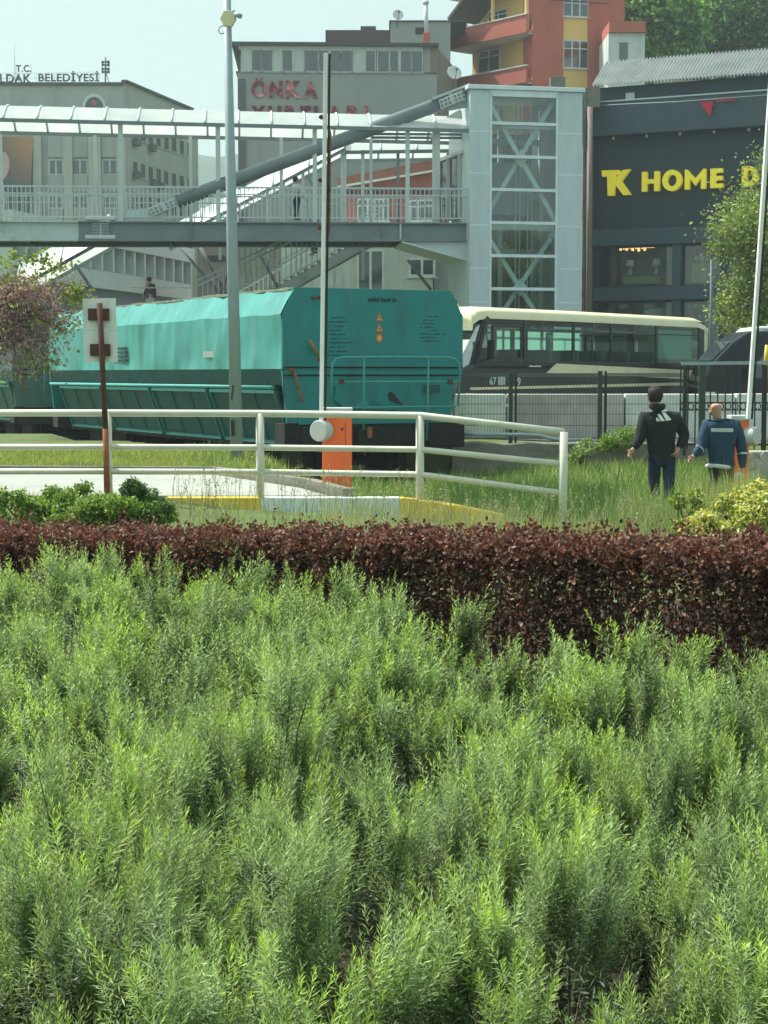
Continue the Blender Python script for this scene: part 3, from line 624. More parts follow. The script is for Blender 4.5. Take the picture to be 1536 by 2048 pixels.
# ------------------------------------------------------------------ hopper wagons
wf = Fr((-1.8, 31.0), ex=(math.cos(R(27)), math.sin(R(27)), 0)); W = 3.66; LW = 14.4
wg = thing('hopper_wagon', tuple(wf.P(W / 2, -LW / 2, -.4)), 'weathered teal hopper wagon with dented side facing the railing', 'rail wagon', 'teal hopper wagons')
nseg, L0 = 130, LW
path = [(.10, 1.50), (0, 1.79), (0, 1.95), (0, 2.1), (0, 2.3), (0, 2.5), (0, 2.66), (0, 2.76), (.05, 2.85), (.12, 2.98), (.19, 3.1), (.25, 3.21)]
b = MB(wf); bw = []
from mathutils import noise
for i in range(nseg + 1):
    o = -L0 * i / nseg
    for j, (s_, z_) in enumerate(path):
        e = 0
        if 1 < j: e = .06 * noise.noise(Vector((o * 1.1, z_ * .7, 0))) + .035 * noise.noise(Vector((o * 3.1, z_ * 1.6, 5)))
        zz = z_ + (.05 * noise.noise(Vector((o * .9, 9, 0))) if j >= 6 else 0) + (.03 * noise.noise(Vector((o * 6, 3, 1))) if j == 11 else 0)
        bw.append((s_ + e - .01, o, zz))
nj = len(path)
for j0, j1 in ((0, 1), (1, 7), (7, 11)):     # separate sheets, so the folds stay sharp
    w_ = j1 - j0 + 1; sub_ = [bw[i * nj + j] for i in range(nseg + 1) for j in range(j0, j1 + 1)]
    b.cm = 1 if j0 == 0 else 0; b.add(sub_, [(i * w_ + j, i * w_ + j + 1, (i + 1) * w_ + j + 1, (i + 1) * w_ + j) for i in range(nseg) for j in range(w_ - 1)], True)
b.quad((W, 0, 1.79), (W, -L0, 1.79), (W, -L0, 2.76), (W, 0, 2.76)); b.quad((W, 0, 2.76), (W, -L0, 2.76), (W - .25, -L0, 3.21), (W - .25, 0, 3.21))
b.quad((.25, 0, 3.17), (W - .25, 0, 3.17), (W - .25, -L0, 3.17), (.25, -L0, 3.17)); b.quad((W, 0, 1.79), (W - .16, 0, 1.5), (W - .16, -L0, 1.5), (W, -L0, 1.79))
b.cm = 1; b.prism([(.12, 1.5), (.75, .75), (W - .75, .75), (W - .14, 1.5)], -.6, -L0 + .6)
b.build('body', [m_teal, m_tealdk], wg)
b = MB(wf)
for i in range(70):
    o = -L0 * i / 70; e = .03 * noise.noise(Vector((o * .9, 9, 0))); b.bar((.25, o, 3.215 + e), (.25, o - L0 / 70, 3.215 + e), .05, .03 + .03 * rng.random())
b.build('roof_edge', m_tedge, wg)
for o in (-.05, -L0 - .0):                # end plates
    b = MB(wf); oo = .06 if o > -1 else -.06
    b.prism([(.09, .83), (.02, 1.5), (0, 1.75), (0, 2.76), (.25, 3.23), (W - .25, 3.23), (W, 2.76), (W, 1.75), (W - .1, 1.5), (W - .28, .83)], o, o + oo); e = b.build('end_plate', m_tealend, wg, bevel=.006)
    if o > -1: endp = e
E = wf.hit
def ebox(mb, x0, y0, x1, y1, o0, o1): A = E(x0, y1, o1); B = E(x1, y0, o1); mb.box(A[0], B[0], o0, o1, A[1], B[1])
b = MB(wf)
for z in (1.86, 1.72): b.box(.02, W - .02, .012, .05, z - .03, z + .03)
b.box(.3, W - .3, .012, .03, .8, 1.0); b.box(0.0, .05, .012, .03, 1.8, 2.7)
b.build('end_rib', m_tealend, wg, bevel=.005)
b = MB(wf)
for z in (1.86, 1.72): b.box(.03, W - .03, .0125, .03, z - .055, z - .032)
b.box(.02, .035, .0, .012, .9, 2.7); b.build('end_rib_dark_line', m_dark, wg)  # dark strips just below the ribs and up the left edge
b = MB(wf)                               # small stencils on the long side
for k in range(9): b.box(-.03, -.012, -3.05 - k * .085, -3.0 - k * .085, 2.02, 2.14)
b.build('side_number', m_lgrey, wg)
b = MB(wf)
for r0 in range(4): b.box(-.035, -.012, -9.3 + .1 * (r0 % 2), -8.4, 1.98 + r0 * .09, 2.02 + r0 * .09)
b.build('side_stencil', m_ink, wg)
# torn lower sheet with a dark hole
b = MB(wf); P = [E(*q, .05) for q in ((672, 772), (728, 790), (742, 800), (800, 815), (798, 820), (690, 818), (668, 800))]; b.prism(P, .02, .06)
b.add([(*(lambda h: (h[0], .03, h[1]))(E(728, 790)),), (*(lambda h: (h[0], .16, h[1]))(E(745, 800, .16)),), (*(lambda h: (h[0], .12, h[1]))(E(738, 812, .12)),), (*(lambda h: (h[0], .05, h[1]))(E(700, 812)),), (*(lambda h: (h[0], .1, h[1]))(E(770, 812, .1)),)], [(0, 1, 2, 3), (1, 4, 2)])
b.build('torn_sheet', m_tealend, wg)
b = MB(wf); b.prism([E(*q) for q in ((775, 788), (779, 783), (785, 785), (806, 811), (792, 807), (777, 801))], .012, .016); b.build('hole', m_black, wg)
b = MB(wf)
o = .42; pts = []
def eo(px, py, o=.42): h = E(px, py, o); return (h[0], o, h[1])
fr1 = [eo(662, 812), eo(663, 745), eo(665, 728), eo(672, 718), eo(684, 715), eo(790, 714), eo(898, 715), eo(910, 718), eo(917, 728), eo(920, 745), eo(916, 812)]
b.tube(fr1, .022, 8); b.tube([eo(664, 764), eo(919, 763)], .016, 8); b.tube([eo(700, 815), eo(912, 813)], .018, 8); b.tube([eo(728, 716), eo(727, 860)], .018, 8); b.tube([eo(857, 716), eo(854, 880)], .018, 8)
m_hr = M('handrail_teal', (.07, .33, .33), .5, dirt=(.2, .12, .07), dscale=(8, 8, 8), damt=.5, dthr=.58); b.build('handrail', m_hr, wg)
b = MB(wf)
for q in (684, 902): ebox(b, q - 4, 758, q + 4, 769, .40, .46)
b.build('handrail_clamp', m_rust, wg)
b = MB(wf); b.tube([eo(618, 680, .1), eo(638, 712, .1)], .035, 8); b.build('brake_handle', M('mustard_lever', (.3, .2, .06), .7), wg)
b = MB(wf); b.tube([eo(913, 766, .15), eo(905, 800, .15)], .018, 8); b.build('lever', m_rusto, wg)
b = MB(wf); b.tube([eo(623, 596, .06), eo(642, 594, .06)], .02, 8); b.build('bolt', m_rust, wg)
b = MB(wf); ebox(b, 848, 770, 880, 785, .06, .065); b.build('stencil_frame', m_tealdk, wg)
b = MB(wf)
for q in ((583, 741), (589, 750), (596, 775), (605, 800)): b.ball(eo(*q, .08), .035, 6, 4)
b.tube([eo(580, 738, .1), eo(588, 741, .1), (lambda p: p)(eo(605, 800, .1)), eo(600, 802, .1)], .02, 6); b.build('rusty_ladder', m_rusto, wg)
b = MB(wf)                               # stencilled writing: too worn to read
def scrib(x0, x1, y, h, den=.8):
    x = x0
    while x < x1:
        w_ = rng.uniform(.8, 2.2)
        if rng.random() < den:
            A = E(x, y + h / 2, .02); B_ = E(x + w_, y - h / 2 * rng.uniform(.3, 1), .02); b.box(A[0], B_[0], .011, .014, A[1], B_[1])
        x += w_ + rng.uniform(.3, .8)
scrib(737, 765, 599, 9, .95); scrib(767, 795, 600, 9, .8)
for i, (x1) in enumerate((692, 695, 688, 684, 690, 694, 703, 690, 698, 686)): scrib(657 if i else 662, x1, 635 + i * 8.4, 2.6)
for i, (x0, x1) in enumerate(((856, 878), (842, 870), (841, 877), (841, 868), (858, 877), (841, 892), (841, 872), (845, 877))): scrib(x0, x1, 633 + i * 7, 2.6)
b.build('stencil_writing', m_ink, wg)
for k, (px, py) in enumerate(((758, 634), (758, 656))):
    b = MB(wf); b.prism([E(px - 8, py + 8), E(px + 8, py + 8), E(px, py - 9)], .011, .016); w_ = b.build('warning_sticker', m_sigr, wg)
    b = MB(wf); b.prism([E(px - 5, py + 6), E(px + 5, py + 6), E(px, py - 5)], .016, .019); b.build('yellow_field', m_sigy, w_)
    b = MB(wf); b.prism([E(px - 1.5, py + 4), E(px + 1.5, py + 4), E(px + .5, py - 2)], .019, .021); b.build('mark', m_ink, w_)
b = MB(wf); h = E(758, 676); b.prism([(h[0] + .075 * math.cos(R(k * 30)), h[1] + .085 * math.sin(R(k * 30))) for k in range(12)], .011, .016); w_ = b.build('warning_sticker', m_sigr, wg)
b = MB(wf); b.prism([(h[0] + .045 * math.cos(R(k * 30)), h[1] + .055 * math.sin(R(k * 30))) for k in range(12)], .016, .019); b.build('yellow_field', m_sigy, w_)
# side: long rail, gusset band, discharge doors
b = MB(wf); b.tube([(-.05, -.3, 1.46), (-.05, -L0 + .2, 1.46)], .035, 8); b.build('side_rail', M('pale_teal_rail', (.08, .36, .34), .5), wg)
b = MB(wf)
for i in range(17):
    o = -.35 - i * (L0 - .8) / 16; b.add([(.0, o, 1.8), (.3, o, 1.78), (.3, o, 1.48), (.0, o - .015, 1.8), (.3, o - .015, 1.78), (.3, o - .015, 1.48)], [(0, 1, 2), (5, 4, 3), (0, 2, 5, 3)])
    if i % 2: b.tube([(.2, o + .18, 1.6), (.06, o + .24, 1.52)], .02, 6)
b.build('gusset', m_tealend, wg)
nd = 4
for i in range(nd):
    o0 = -.45 - i * (L0 - .9) / nd; o1 = o0 - (L0 - .9) / nd + .22
    b = MB(wf)
    def dp(t, z): return (.08 + t * .30, z)
    P = [(.08, o0, 1.38), (.08, o1, 1.38), (.40, o1, .45), (.40, o0, .45)]
    b.add(P + [(x + .05, o, z - .01) for x, o, z in P], [(0, 1, 2, 3), (7, 6, 5, 4), (0, 3, 7, 4), (1, 0, 4, 5), (2, 1, 5, 6), (3, 2, 6, 7)]); dr = b.build('discharge_door', m_tealdk, wg)
    b = MB(wf)
    for u, v_ in ((0, 1), (1, 2), (2, 3), (3, 0)): b.bar((P[u][0] - .02, P[u][1], P[u][2]), (P[v_][0] - .02, P[v_][1], P[v_][2]), .05, .06)
    m1 = (o0 + o1) / 2
    for oo in (o0 + (o1 - o0) * .33, o0 + (o1 - o0) * .66): b.bar((.06, oo, 1.38), (.38, oo, .45), .02, .03)
    b.build('door_frame', M('door_frame_teal', (.03, .2, .19), .6, dirt=(.09, .1, .08), dscale=(4, 4, 4)) if i == 0 else bpy.data.materials['door_frame_teal'], dr)
b = MB(wf); b.box(.4, W - .4, -.3, -L0 + .3, .35, .8); b.box(.05, W - .05, -.02, -.45, .38, .82); b.box(.05, W - .05, -L0 + .02, -L0 + .45, .38, .82)
for o in (-1.3, -3.1, -L0 + 1.3, -L0 + 3.1): b.box(.75, .95, o - .5, o + .5, -.1, .4); b.box(W - .95, W - .75, o - .5, o + .5, -.1, .4)
b.tube([(1.2, .02, .25), (1.5, .12, .0), (2.0, .1, -.05), (2.4, .02, .2)], .012, 6)
b.box(1.45, 1.95, -.0, .14, .42, .72); b.build('underframe', m_dark, wg, bevel=.01)
b = MB(wf); b.box(1.6, 1.68, .14, .2, .55, .75); b.build('coupling_hook', m_rusto, wg)
for o in (.35, -L0 - .35):
    for s_ in (.62, W - .55):
        sg_ = 1 if o > 0 else -1
        b = MB(wf); b.tube([(s_, o - sg_ * .4, .57), (s_, o, .57)], .1, 12); b.box(s_ - .38, s_ + .38, o, o + sg_ * .05, .36, .78); b.build('buffer', m_rub, wg, bevel=.04)
for o in (-1.3, -3.1, -L0 + 1.3, -L0 + 3.1):
    b = MB(wf)
    for s_ in (1.02, W - 1.16): b.tube([(s_, o, .06), (s_ + .13, o, .06)], .46, 24)
    b.tube([(1.0, o, .06), (W - 1.0, o, .06)], .08, 8); b.build('wheelset', m_dark, wg)
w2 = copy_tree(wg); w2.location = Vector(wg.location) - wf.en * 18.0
w2['label'] = 'shade-coloured grey-teal hopper wagon coupled behind, mostly hidden by the purple tree'
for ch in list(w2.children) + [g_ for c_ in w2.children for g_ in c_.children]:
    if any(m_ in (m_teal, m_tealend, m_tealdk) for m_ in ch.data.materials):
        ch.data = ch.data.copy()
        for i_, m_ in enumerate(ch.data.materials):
            if m_ in (m_teal, m_tealend, m_tealdk): ch.data.materials[i_] = m_tealshade
tr = MB(wf)
for s_ in (1.05, W - 1.12): tr.box(s_, s_ + .07, 6, -40, -.55, -.4)
tag(tr.build('railway_track', m_rusto), 'rusty railway rails under the teal wagons', 'railway track')

# ------------------------------------------------------------------ minibus
bf = Fr((X_(985, 38), 38), (X_(1410, 44.5), 44.5)); BL = bf.L; BW = 2.15; z0 = .4
bs_ = thing('minibus', tuple(bf.P(BL / 2, -BW / 2, z0)), 'cream and charcoal minibus with a yellow roof sign behind the fence', 'minibus')
H = bf.hit
zt = H(985, 612)[1] ; zb = z0 + .35
def bx(px, py): h = H(px, py); return h[0], h[1] 
sill = H(1150, 728)[1]; low = z0 + .32
# shell: lower body, roof, pillars; glass between
prof = [(-1.35, low), (-1.45, low + .25), (-1.42, low + .75), (-1.25, low + .98), (-.72, sill + .0), (BL, sill + .0), (BL + .06, sill - .2), (BL, low)]
b = MB(bf); b.prism(prof, 0, -BW); b.build('lower_body', m_bdark, bs_, bevel=.05, seg=3)
ztop = 3.16
def roofz(a): return ztop - .02 * 0
b = MB(bf); rp = [(-.62, ztop - .30), (-.62, ztop - .12), (-.3, ztop), (BL - .35, ztop - .03), (BL - .05, ztop - .14), (BL + .05, ztop - .4), (BL - .1, ztop - .4), (BL - .2, ztop - .28)]
n = 14
V_ = []
for a, zz in [(-.72, -.26), (-.70, -.14), (-.5, -.04), (-.2, 0), (1, .0), (3, .0), (5, -.01), (BL - .4, -.03), (BL - .12, -.09), (BL + .03, -.2), (BL + .06, -.34)]:
    for k in range(n + 1):
        th = math.pi * k / n; oo = -BW / 2 + (BW / 2 + .01) * (abs(math.cos(th)) ** .35) * (1 if math.cos(th) > 0 else -1)
        V_.append((a, oo, ztop + zz - .27 + .27 * (math.sin(th) ** .5) * (1 if zz > -.3 else .4)))
m_ = n + 1; rows = len(V_) // m_
b.add(V_, [(i * m_ + k, (i + 1) * m_ + k, (i + 1) * m_ + k + 1, i * m_ + k + 1) for i in range(rows - 1) for k in range(n)], True)
b.add(V_[:m_] + V_[-m_:], [tuple(range(m_)), tuple(range(2 * m_ - 1, m_ - 1, -1))]); b.build('roof', m_bcream, bs_)
b = MB(bf)                               # rear pillars and rear wall in cream
for oo in (0.004, -BW - .004): b.prism([(BL - .12, sill - .05), (BL + .03, sill - .1), (BL + .07, ztop - .3), (BL - .1, ztop - .3)], oo, oo - .07 if oo > -1 else oo + .07)
b.box(BL - .02, BL + .05, -BW + .05, -.05, sill - .5, sill + .15); b.build('rear_corner', m_bcream, bs_, bevel=.01)
b = MB(bf); lz = low
b.prism([H(1092, 746), H(1112, 727), (BL - .02, H(1405, 742)[1] + .0), (BL - .02, H(1405, 750)[1] - .04)], .004, .012)
b.prism([H(1092, 746), (BL, H(1405, 750)[1] - .03), (BL, H(1405, 755)[1] - .07), H(1250, 752)], .003, .007)
b.prism([H(940, 775), H(1400, 764), H(1400, 770), H(940, 780)], .003, .007); b.prism([H(930, 786), (BL, z0 + .42), (BL, z0 + .30), H(930, 800)], .003, .007)
b.build('side_stripe', m_bcream, bs_)
wins = [(1056, 1146), (1150, 1221), (1225, 1312), (1316, 1398)]
for oo in (0, -BW + .04):
    b = MB(bf); top = ztop - .22
    cuts = [(-.72, -.05 if oo > -1 else .0)]
    edges = [H(985, 700)[0] + .75, ] 
    A = [H(w_[0], 700)[0] for w_ in wins]; Bq = [H(w_[1], 700)[0] for w_ in wins]
    b.prism([(-.75, sill - .02), (-.60, sill - .02), (-.18, top), (-.32, top)], oo, oo - .05)      # A pillar
    d0 = H(1048, 700)[0]; b.box(d0, A[0], oo - .05, oo, sill - .02, top)
    for i in range(3): b.box(Bq[i], A[i + 1], oo - .05, oo, sill - .02, top)
    b.box(Bq[3], BL - .1, oo - .05, oo, sill - .02, top); b.box(-.2, BL - .1, oo - .05, oo, top - .08, top + .06); b.box(-.6, BL - .1, oo - .05, oo, sill - .12, sill + .05)
    b.build('pillar', m_bdark, bs_, bevel=.01)
for i, (a, c) in enumerate(wins):
    for oo in (-.02, -BW + .02):
        A = H(a, 700)[0] - .01; C = H(c, 700)[0] + .01
        b = MB(bf); b.quad((A, oo, sill), (C, oo, sill), (C, oo, ztop - .25), (A, oo, ztop - .25)); wn = b.build('side_window', m_glass, bs_)
        b = MB(bf); b.box(A, C, oo - .012, oo + .006, sill + .72, sill + .75)
        if i in (1, 2): b.box((A + C) / 2 - .015, (A + C) / 2 + .015, oo - .012, oo + .006, sill, sill + .74)
        b.build('frame_bar', m_bdark, wn)
b = MB(bf); b.quad((-.58, -.02, sill + .02), (H(1048, 700)[0], -.02, sill + .02), (H(1048, 700)[0], -.02, ztop - .26), (-.2, -.02, ztop - .26)); b.build('driver_window', m_glass, bs_)
b = MB(bf); d0 = H(1048, 700)[0]
for p, q in (((-.05, .02, sill + .12), (-.05, .02, ztop - .42)), ((d0 - .12, .02, sill + .12), (d0 - .12, .02, ztop - .42)), ((-.05, .02, ztop - .42), (d0 - .12, .02, ztop - .42)), ((-.05, .02, sill + .12), (d0 - .12, .02, sill + .12))): b.bar(p, q, .07, .03)
b.build('driver_window_frame', m_bdark, bs_)
b = MB(bf); b.add([(-1.22, -.1, low + 1.0), (-.30, -.1, ztop - .24), (-.30, -BW + .1, ztop - .24), (-1.22, -BW + .1, low + 1.0)], [(0, 1, 2, 3)]); b.add([(-1.2, -.1, low + 1.0), (-.62, -.02, sill + .02), (-.22, -.02, ztop - .26), (-.30, -.1, ztop - .24)], [(0, 1, 2, 3)]); b.build('windscreen', m_wind, bs_)
for q in ((-.1, .02), (-.1, -BW)): b = MB(bf); b.bar((-.62 + .0, q[1] - .02, sill + 0), (-.2, q[1] - .02, ztop - .24), .07, .09); b.build('windscreen_pillar', m_bdark, bs_)
b = MB(bf); b.bar((-.5, .02, sill + .02), (-.36, .22, sill + .12), .03); b.box(-.44, -.28, .18, .27, sill + .08, sill + .5); b.build('wing_mirror', m_rub, bs_, bevel=.03)
b = MB(bf)
b.box(.2, BL - .2, -BW + .15, -.15, sill - .5, sill - .45)
for i in range(6):
    a = 1.3 + i * 1.05
    for oo in (-.5, -1.55): b.box(a, a + .12, oo - .42, oo + .28, sill - .5, sill + .32); b.box(a - .42, a + .1, oo - .42, oo + .28, sill - .5, sill - .2)
b.box(.35, .5, -.9, -.35, sill - .5, sill + .35)
b.build('seats', m_seat, bs_, bevel=.03)
b = MB(bf)
for a in (1.1, 3.2, 5.3): b.tube([(a, -1.05, sill - .4), (a, -1.05, ztop - .1)], .02, 6)
b.tube([(.8, -1.05, ztop - .42), (BL - .6, -1.05, ztop - .42)], .018, 6); b.build('grab_pole', m_chrome, bs_)
b = MB(bf); b.box(H(1322, 700)[0], H(1392, 700)[0], -.16, -.13, sill + .14, ztop - .38); b.build('bright_patch_sheet', m_mintpatch, bs_)  # translucent sheets added inside the bus to make bright window patches
for x0_, x1_ in ((1118, 1144), (1154, 1215), (1230, 1282)): b = MB(bf); b.quad((H(x0_, 700)[0] + .35, -BW + .09, sill + .32), (H(x1_, 700)[0] + .35, -BW + .09, sill + .32), (H(x1_, 700)[0] + .35, -BW + .09, ztop - .42), (H(x0_, 700)[0] + .35, -BW + .09, ztop - .42)); b.build('bright_patch_sheet', m_mintpatch, bs_)
b = MB(bf); b.box(-.55, -.2, -BW / 2 - .42, -BW / 2 + .32, ztop - .06, ztop + .05); b.prism([(-.52, ztop + .05), (-.24, ztop + .05), (-.3, ztop + .2), (-.46, ztop + .2)], -BW / 2 - .3, -BW / 2 + .2); rs = b.build('roof_sign', M('pale_yellow_plastic', (.75, .72, .3), .4), bs_, bevel=.04)
b = MB(bf); b.box(-.46, -.42, -.82, -.78, ztop + .08, ztop + .15); b.box(-.4, -.36, -.82, -.78, ztop + .08, ztop + .15); b.box(-.34, -.28, -.82, -.78, ztop + .08, ztop + .15); b.build('lettering', m_ink, rs)
b = MB(bf); a0 = H(978, 760); a1 = H(993, 768); b2 = H(996, 768)
letters(b, '67', H(979, 750)[0], H(992, 750)[0], H(985, 770)[1], H(985, 754)[1], .004, .01, .02)
letters(b, '9', H(1034, 750)[0], H(1041, 750)[0], H(1037, 771)[1], H(1037, 755)[1], .004, .01, .02); b.build('number', m_van, bs_)
b = MB(bf); A = H(996, 770); C = H(1010, 752); b.box(A[0], C[0], .003, .008, A[1], C[1]); b.build('number_patch', m_lgrey, bs_)
b = MB(bf)
x = 1058
while x < 1080: A = H(x, 734); C = H(x + 2.2, 730 + rng.random() * 2); b.box(A[0], C[0], .004, .01, A[1], C[1]); x += 3
b.build('badge', m_chrome, bs_)
b = MB(bf); b.box(-1.5, -1.3, -BW + .1, -.1, low - .02, low + .3); b.build('bumper', m_bcream, bs_, bevel=.04)
for oo in (-.35, -BW + .35):
    b = MB(bf); b.box(-1.50, -1.44, oo - .18, oo + .18, low + .4, low + .6); b.build('headlight', m_chrome, bs_, bevel=.02)
for a in (.1, BL - 2):
    for oo in (-.0, -BW + .25):
        b = MB(bf); b.tube([(a, oo - .25, z0 + .4), (a, oo + .01, z0 + .4)], .4, 24); t = b.build('wheel', m_rub, bs_, bevel=.03)
        b = MB(bf); b.tube([(a, oo, z0 + .4), (a, oo + .02, z0 + .4)], .22, 16); b.build('rim', m_lgrey, t)

# ------------------------------------------------------------------ vans at the right edge
def van(Y, px0, ztop, mat, label, cat, hood=True, Ln=5.0):
    f = Fr((X_(px0, Y), Y), ex=(1, .04, 0)); r = thing('van', tuple(f.P(Ln / 2, -.95, .4)), label, cat); zb = .4 + .28; hgt = ztop
    if hood: P = [(.1, zb), (.05, zb + .45), (.12, zb + .95), (.3, hgt - .72), (.75, hgt - .25), (1.15, hgt), (Ln - .3, hgt), (Ln, hgt - .2), (Ln, zb)]
    else: P = [(0, zb), (-.03, zb + .7), (.45, zb + 1.0), (.9, hgt - .25), (1.15, hgt - .03), (2.4, hgt), (Ln - .2, hgt), (Ln, hgt - .3), (Ln, zb)]
    b = MB(f); b.prism(P, 0, -1.9); b.build('body', mat, r, bevel=.07, seg=3)
    wz0 = zb + .92; wz1 = hgt - .22
    xs_ = [1.45, 2.25, 3.4, 4.6]
    for i in range(3):
        b = MB(f); lo = xs_[i] + .03; hi = xs_[i + 1] - .03
        b.prism([(lo - (.35 if i == 0 else 0), wz0), (hi, wz0), (hi, wz1), (lo + (.2 if i == 0 else 0), wz1)], .002, .010); b.build('side_window', m_glassw, r)
    b = MB(f); b.add([(.28, -.12, hgt - .70), (.72, -.12, hgt - .24), (.72, -1.78, hgt - .24), (.28, -1.78, hgt - .70)], [(0, 1, 2, 3)]); b.build('windscreen', m_glassw, r)
    b = MB(f); b.tube([(1.1, .05, wz0 + .02), (1.1, .18, wz0 + .06)], .02, 6); b.box(1.05, 1.2, .1, .3, wz0 + .0, wz0 + .24); b.build('wing_mirror', mat, r, bevel=.03)
    b = MB(f); b.box(.02, .35, -.02, .006, zb + .42, zb + .6); b.build('headlight', m_chrome, r, bevel=.02)
    b = MB(f); b.box(1.5, Ln - .4, .003, .012, zb + .45, zb + .50); b.build('side_trim', m_chrome if mat is m_car else m_lgrey, r)
    for o_ in (-.1, -1.8): b = MB(f); b.bar((1.9, o_, hgt + .06), (Ln - .6, o_, hgt + .06), .04); b.build('roof_rail', m_lgrey, r)
    for a in (.95, Ln - 1.0):
        b = MB(f); b.tube([(a, -.2, .4 + .34), (a, .02, .4 + .34)], .34, 24); t = b.build('wheel', m_rub, r, bevel=.02)
        b = MB(f); b.tube([(a, .02, .74), (a, .03, .74)], .2, 12); b.build('rim', m_lgrey, t)
van(41.5, 1400, 2.72, m_car, 'dark blue van parked behind the black railing beside the minibus', 'van')
van(47, 1425, 3.0, m_van, 'white van whose roof shows above the dark van', 'van', False, 5.6)

# ------------------------------------------------------------------ roadside walls and fences
YB = 35.6
for x0, x1, m, lb in ((780, 905, m_barr, 'whitewashed concrete block behind the wagon end'), (908, 1011, m_barr, 'whitewashed concrete block nearest the wagon'), (1014, 1248, m_barp, 'worn grey brown concrete block, longest in the row'), (1251, 1368, m_barr, 'whitewashed concrete block behind the man in black'),
                      (1371, 1470, m_barr, 'whitewashed concrete block behind the bald man'), (1473, 1620, m_barr, 'whitewashed concrete block at the right edge')):
    b = MB(); A = X_(x0, YB); C = X_(x1, YB); zt = at(1000, 787, YB).z - rng.random() * .02
    b.add([(A, YB, .1), (C, YB, .1), (C, YB + .5, .1), (A, YB + .5, .1), (A, YB + .06, zt), (C, YB + .06, zt), (C, YB + .4, zt), (A, YB + .4, zt)], [(3, 2, 1, 0), (4, 5, 6, 7), (0, 1, 5, 4), (1, 2, 6, 5), (2, 3, 7, 6), (3, 0, 4, 7)])
    b.build('concrete_block', m, None, bevel=.02, label=lb, cat='concrete block', group='concrete blocks along the street')
b = MB(); N = 60; V_ = []
for i in range(N + 1):
    x = X_(905 + (1480 - 905) * i / N, 33); zt = .40 + .05 * noise.noise(Vector((x * 2, 0, 0))); 
    for y, z in ((32.95 + .05 * noise.noise(Vector((x * 3, 1, 0))), -.3), (33.0 + .06 * noise.noise(Vector((x * 3, 2, 0))), zt - .02), (33.1, zt), (33.5, zt), (33.5, -.3)): V_.append((x, y, z))
b.add(V_, [(i * 5 + k, (i + 1) * 5 + k, (i + 1) * 5 + k + 1, i * 5 + k + 1) for i in range(N) for k in range(4)]); b.build('retaining_wall', m_conc, None, label='low rough grey concrete wall below the fence', cat='low wall')
b = MB(); b.tube([tuple(at(*p, 32.9)) for p in ((925, 868), (960, 869), (1040, 869), (1080, 871), (1100, 877), (1125, 880), (1180, 879))], .035, 8); b.build('pipe', m_galv, None, label='grey pipe lying along the foot of the mesh fence', cat='pipe')
f = Fr((X_(1478, 28.2), 28.2), (X_(1600, 28.2), 28.2)); b = MB(f); A = f.hit(1478, 968); C = f.hit(1620, 903); b.box(A[0], C[0], -.4, 0, -.2, C[1]); sw = b.build('stone_wall', m_stone, None, bevel=.03, label='low rubble stone wall at the right edge behind the bald man', cat='stone wall')
b = MB(f)
for i in range(26):
    cx = rng.uniform(A[0], C[0]); cz = rng.uniform(A[1], C[1] - .08); r_ = rng.uniform(.08, .15); n_ = rng.integers(5, 8)
    b.prism([(cx + r_ * rng.uniform(.7, 1.1) * math.cos(6.283 * k / n_), cz + r_ * .75 * rng.uniform(.7, 1.1) * math.sin(6.283 * k / n_)) for k in range(n_)], -.01, .015 + .012 * rng.random())
b.build('facing_stone', M('facing_stone', (.42, .43, .38), .9, var=.35, scale=3, bump=.4), sw, bevel=.008)
# green mesh fence
f = Fr((X_(900, 33.25), 33.25), (X_(1500, 33.25), 33.25))
fn = thing('mesh_fence', (X_(1200, 33.25), 33.25, .35), 'dark green welded mesh fence in front of the minibus', 'fence')
posts = [(1021, 744, 886, .075), (1031, 750, 880, .04), (1199, 742, 888, .085), (1210, 742, 884, .04), (1367, 745, 884, .05)]
for px, y0, y1, w_ in posts:
    a = f.hit(px, y1); c = f.hit(px, y0); b = MB(f); b.box(a[0] - w_ / 2, a[0] + w_ / 2, -.05, .03, a[1] - .2, c[1]); b.build('post', m_fenceg if w_ > .06 else m_black, fn, bevel=.006)
for x0, x1 in ((918, 1019), (1033, 1195), (1213, 1364)):
    b = MB(f); a = f.hit(x0, 878); c = f.hit(x1, 748); s_ = a[0]
    while s_ < c[0]: b.bar((s_, -.01, a[1]), (s_, -.01, c[1]), .0055); s_ += .06
    for zz in (748, 752, 808, 828, 851, 876): hz_ = f.hit(x0, zz)[1]; b.bar((a[0], -.004, hz_), (c[0], -.004, hz_), .012 if zz in (808, 828, 851) else .03)
    b.build('mesh_panel', m_mesh, fn)
b = MB(f); h = f.hit(1012, 811); b.box(h[0] - .07, h[0] + .05, .03, .1, h[1] - .03, h[1] + .03); b.build('clamp', m_lgrey, fn)
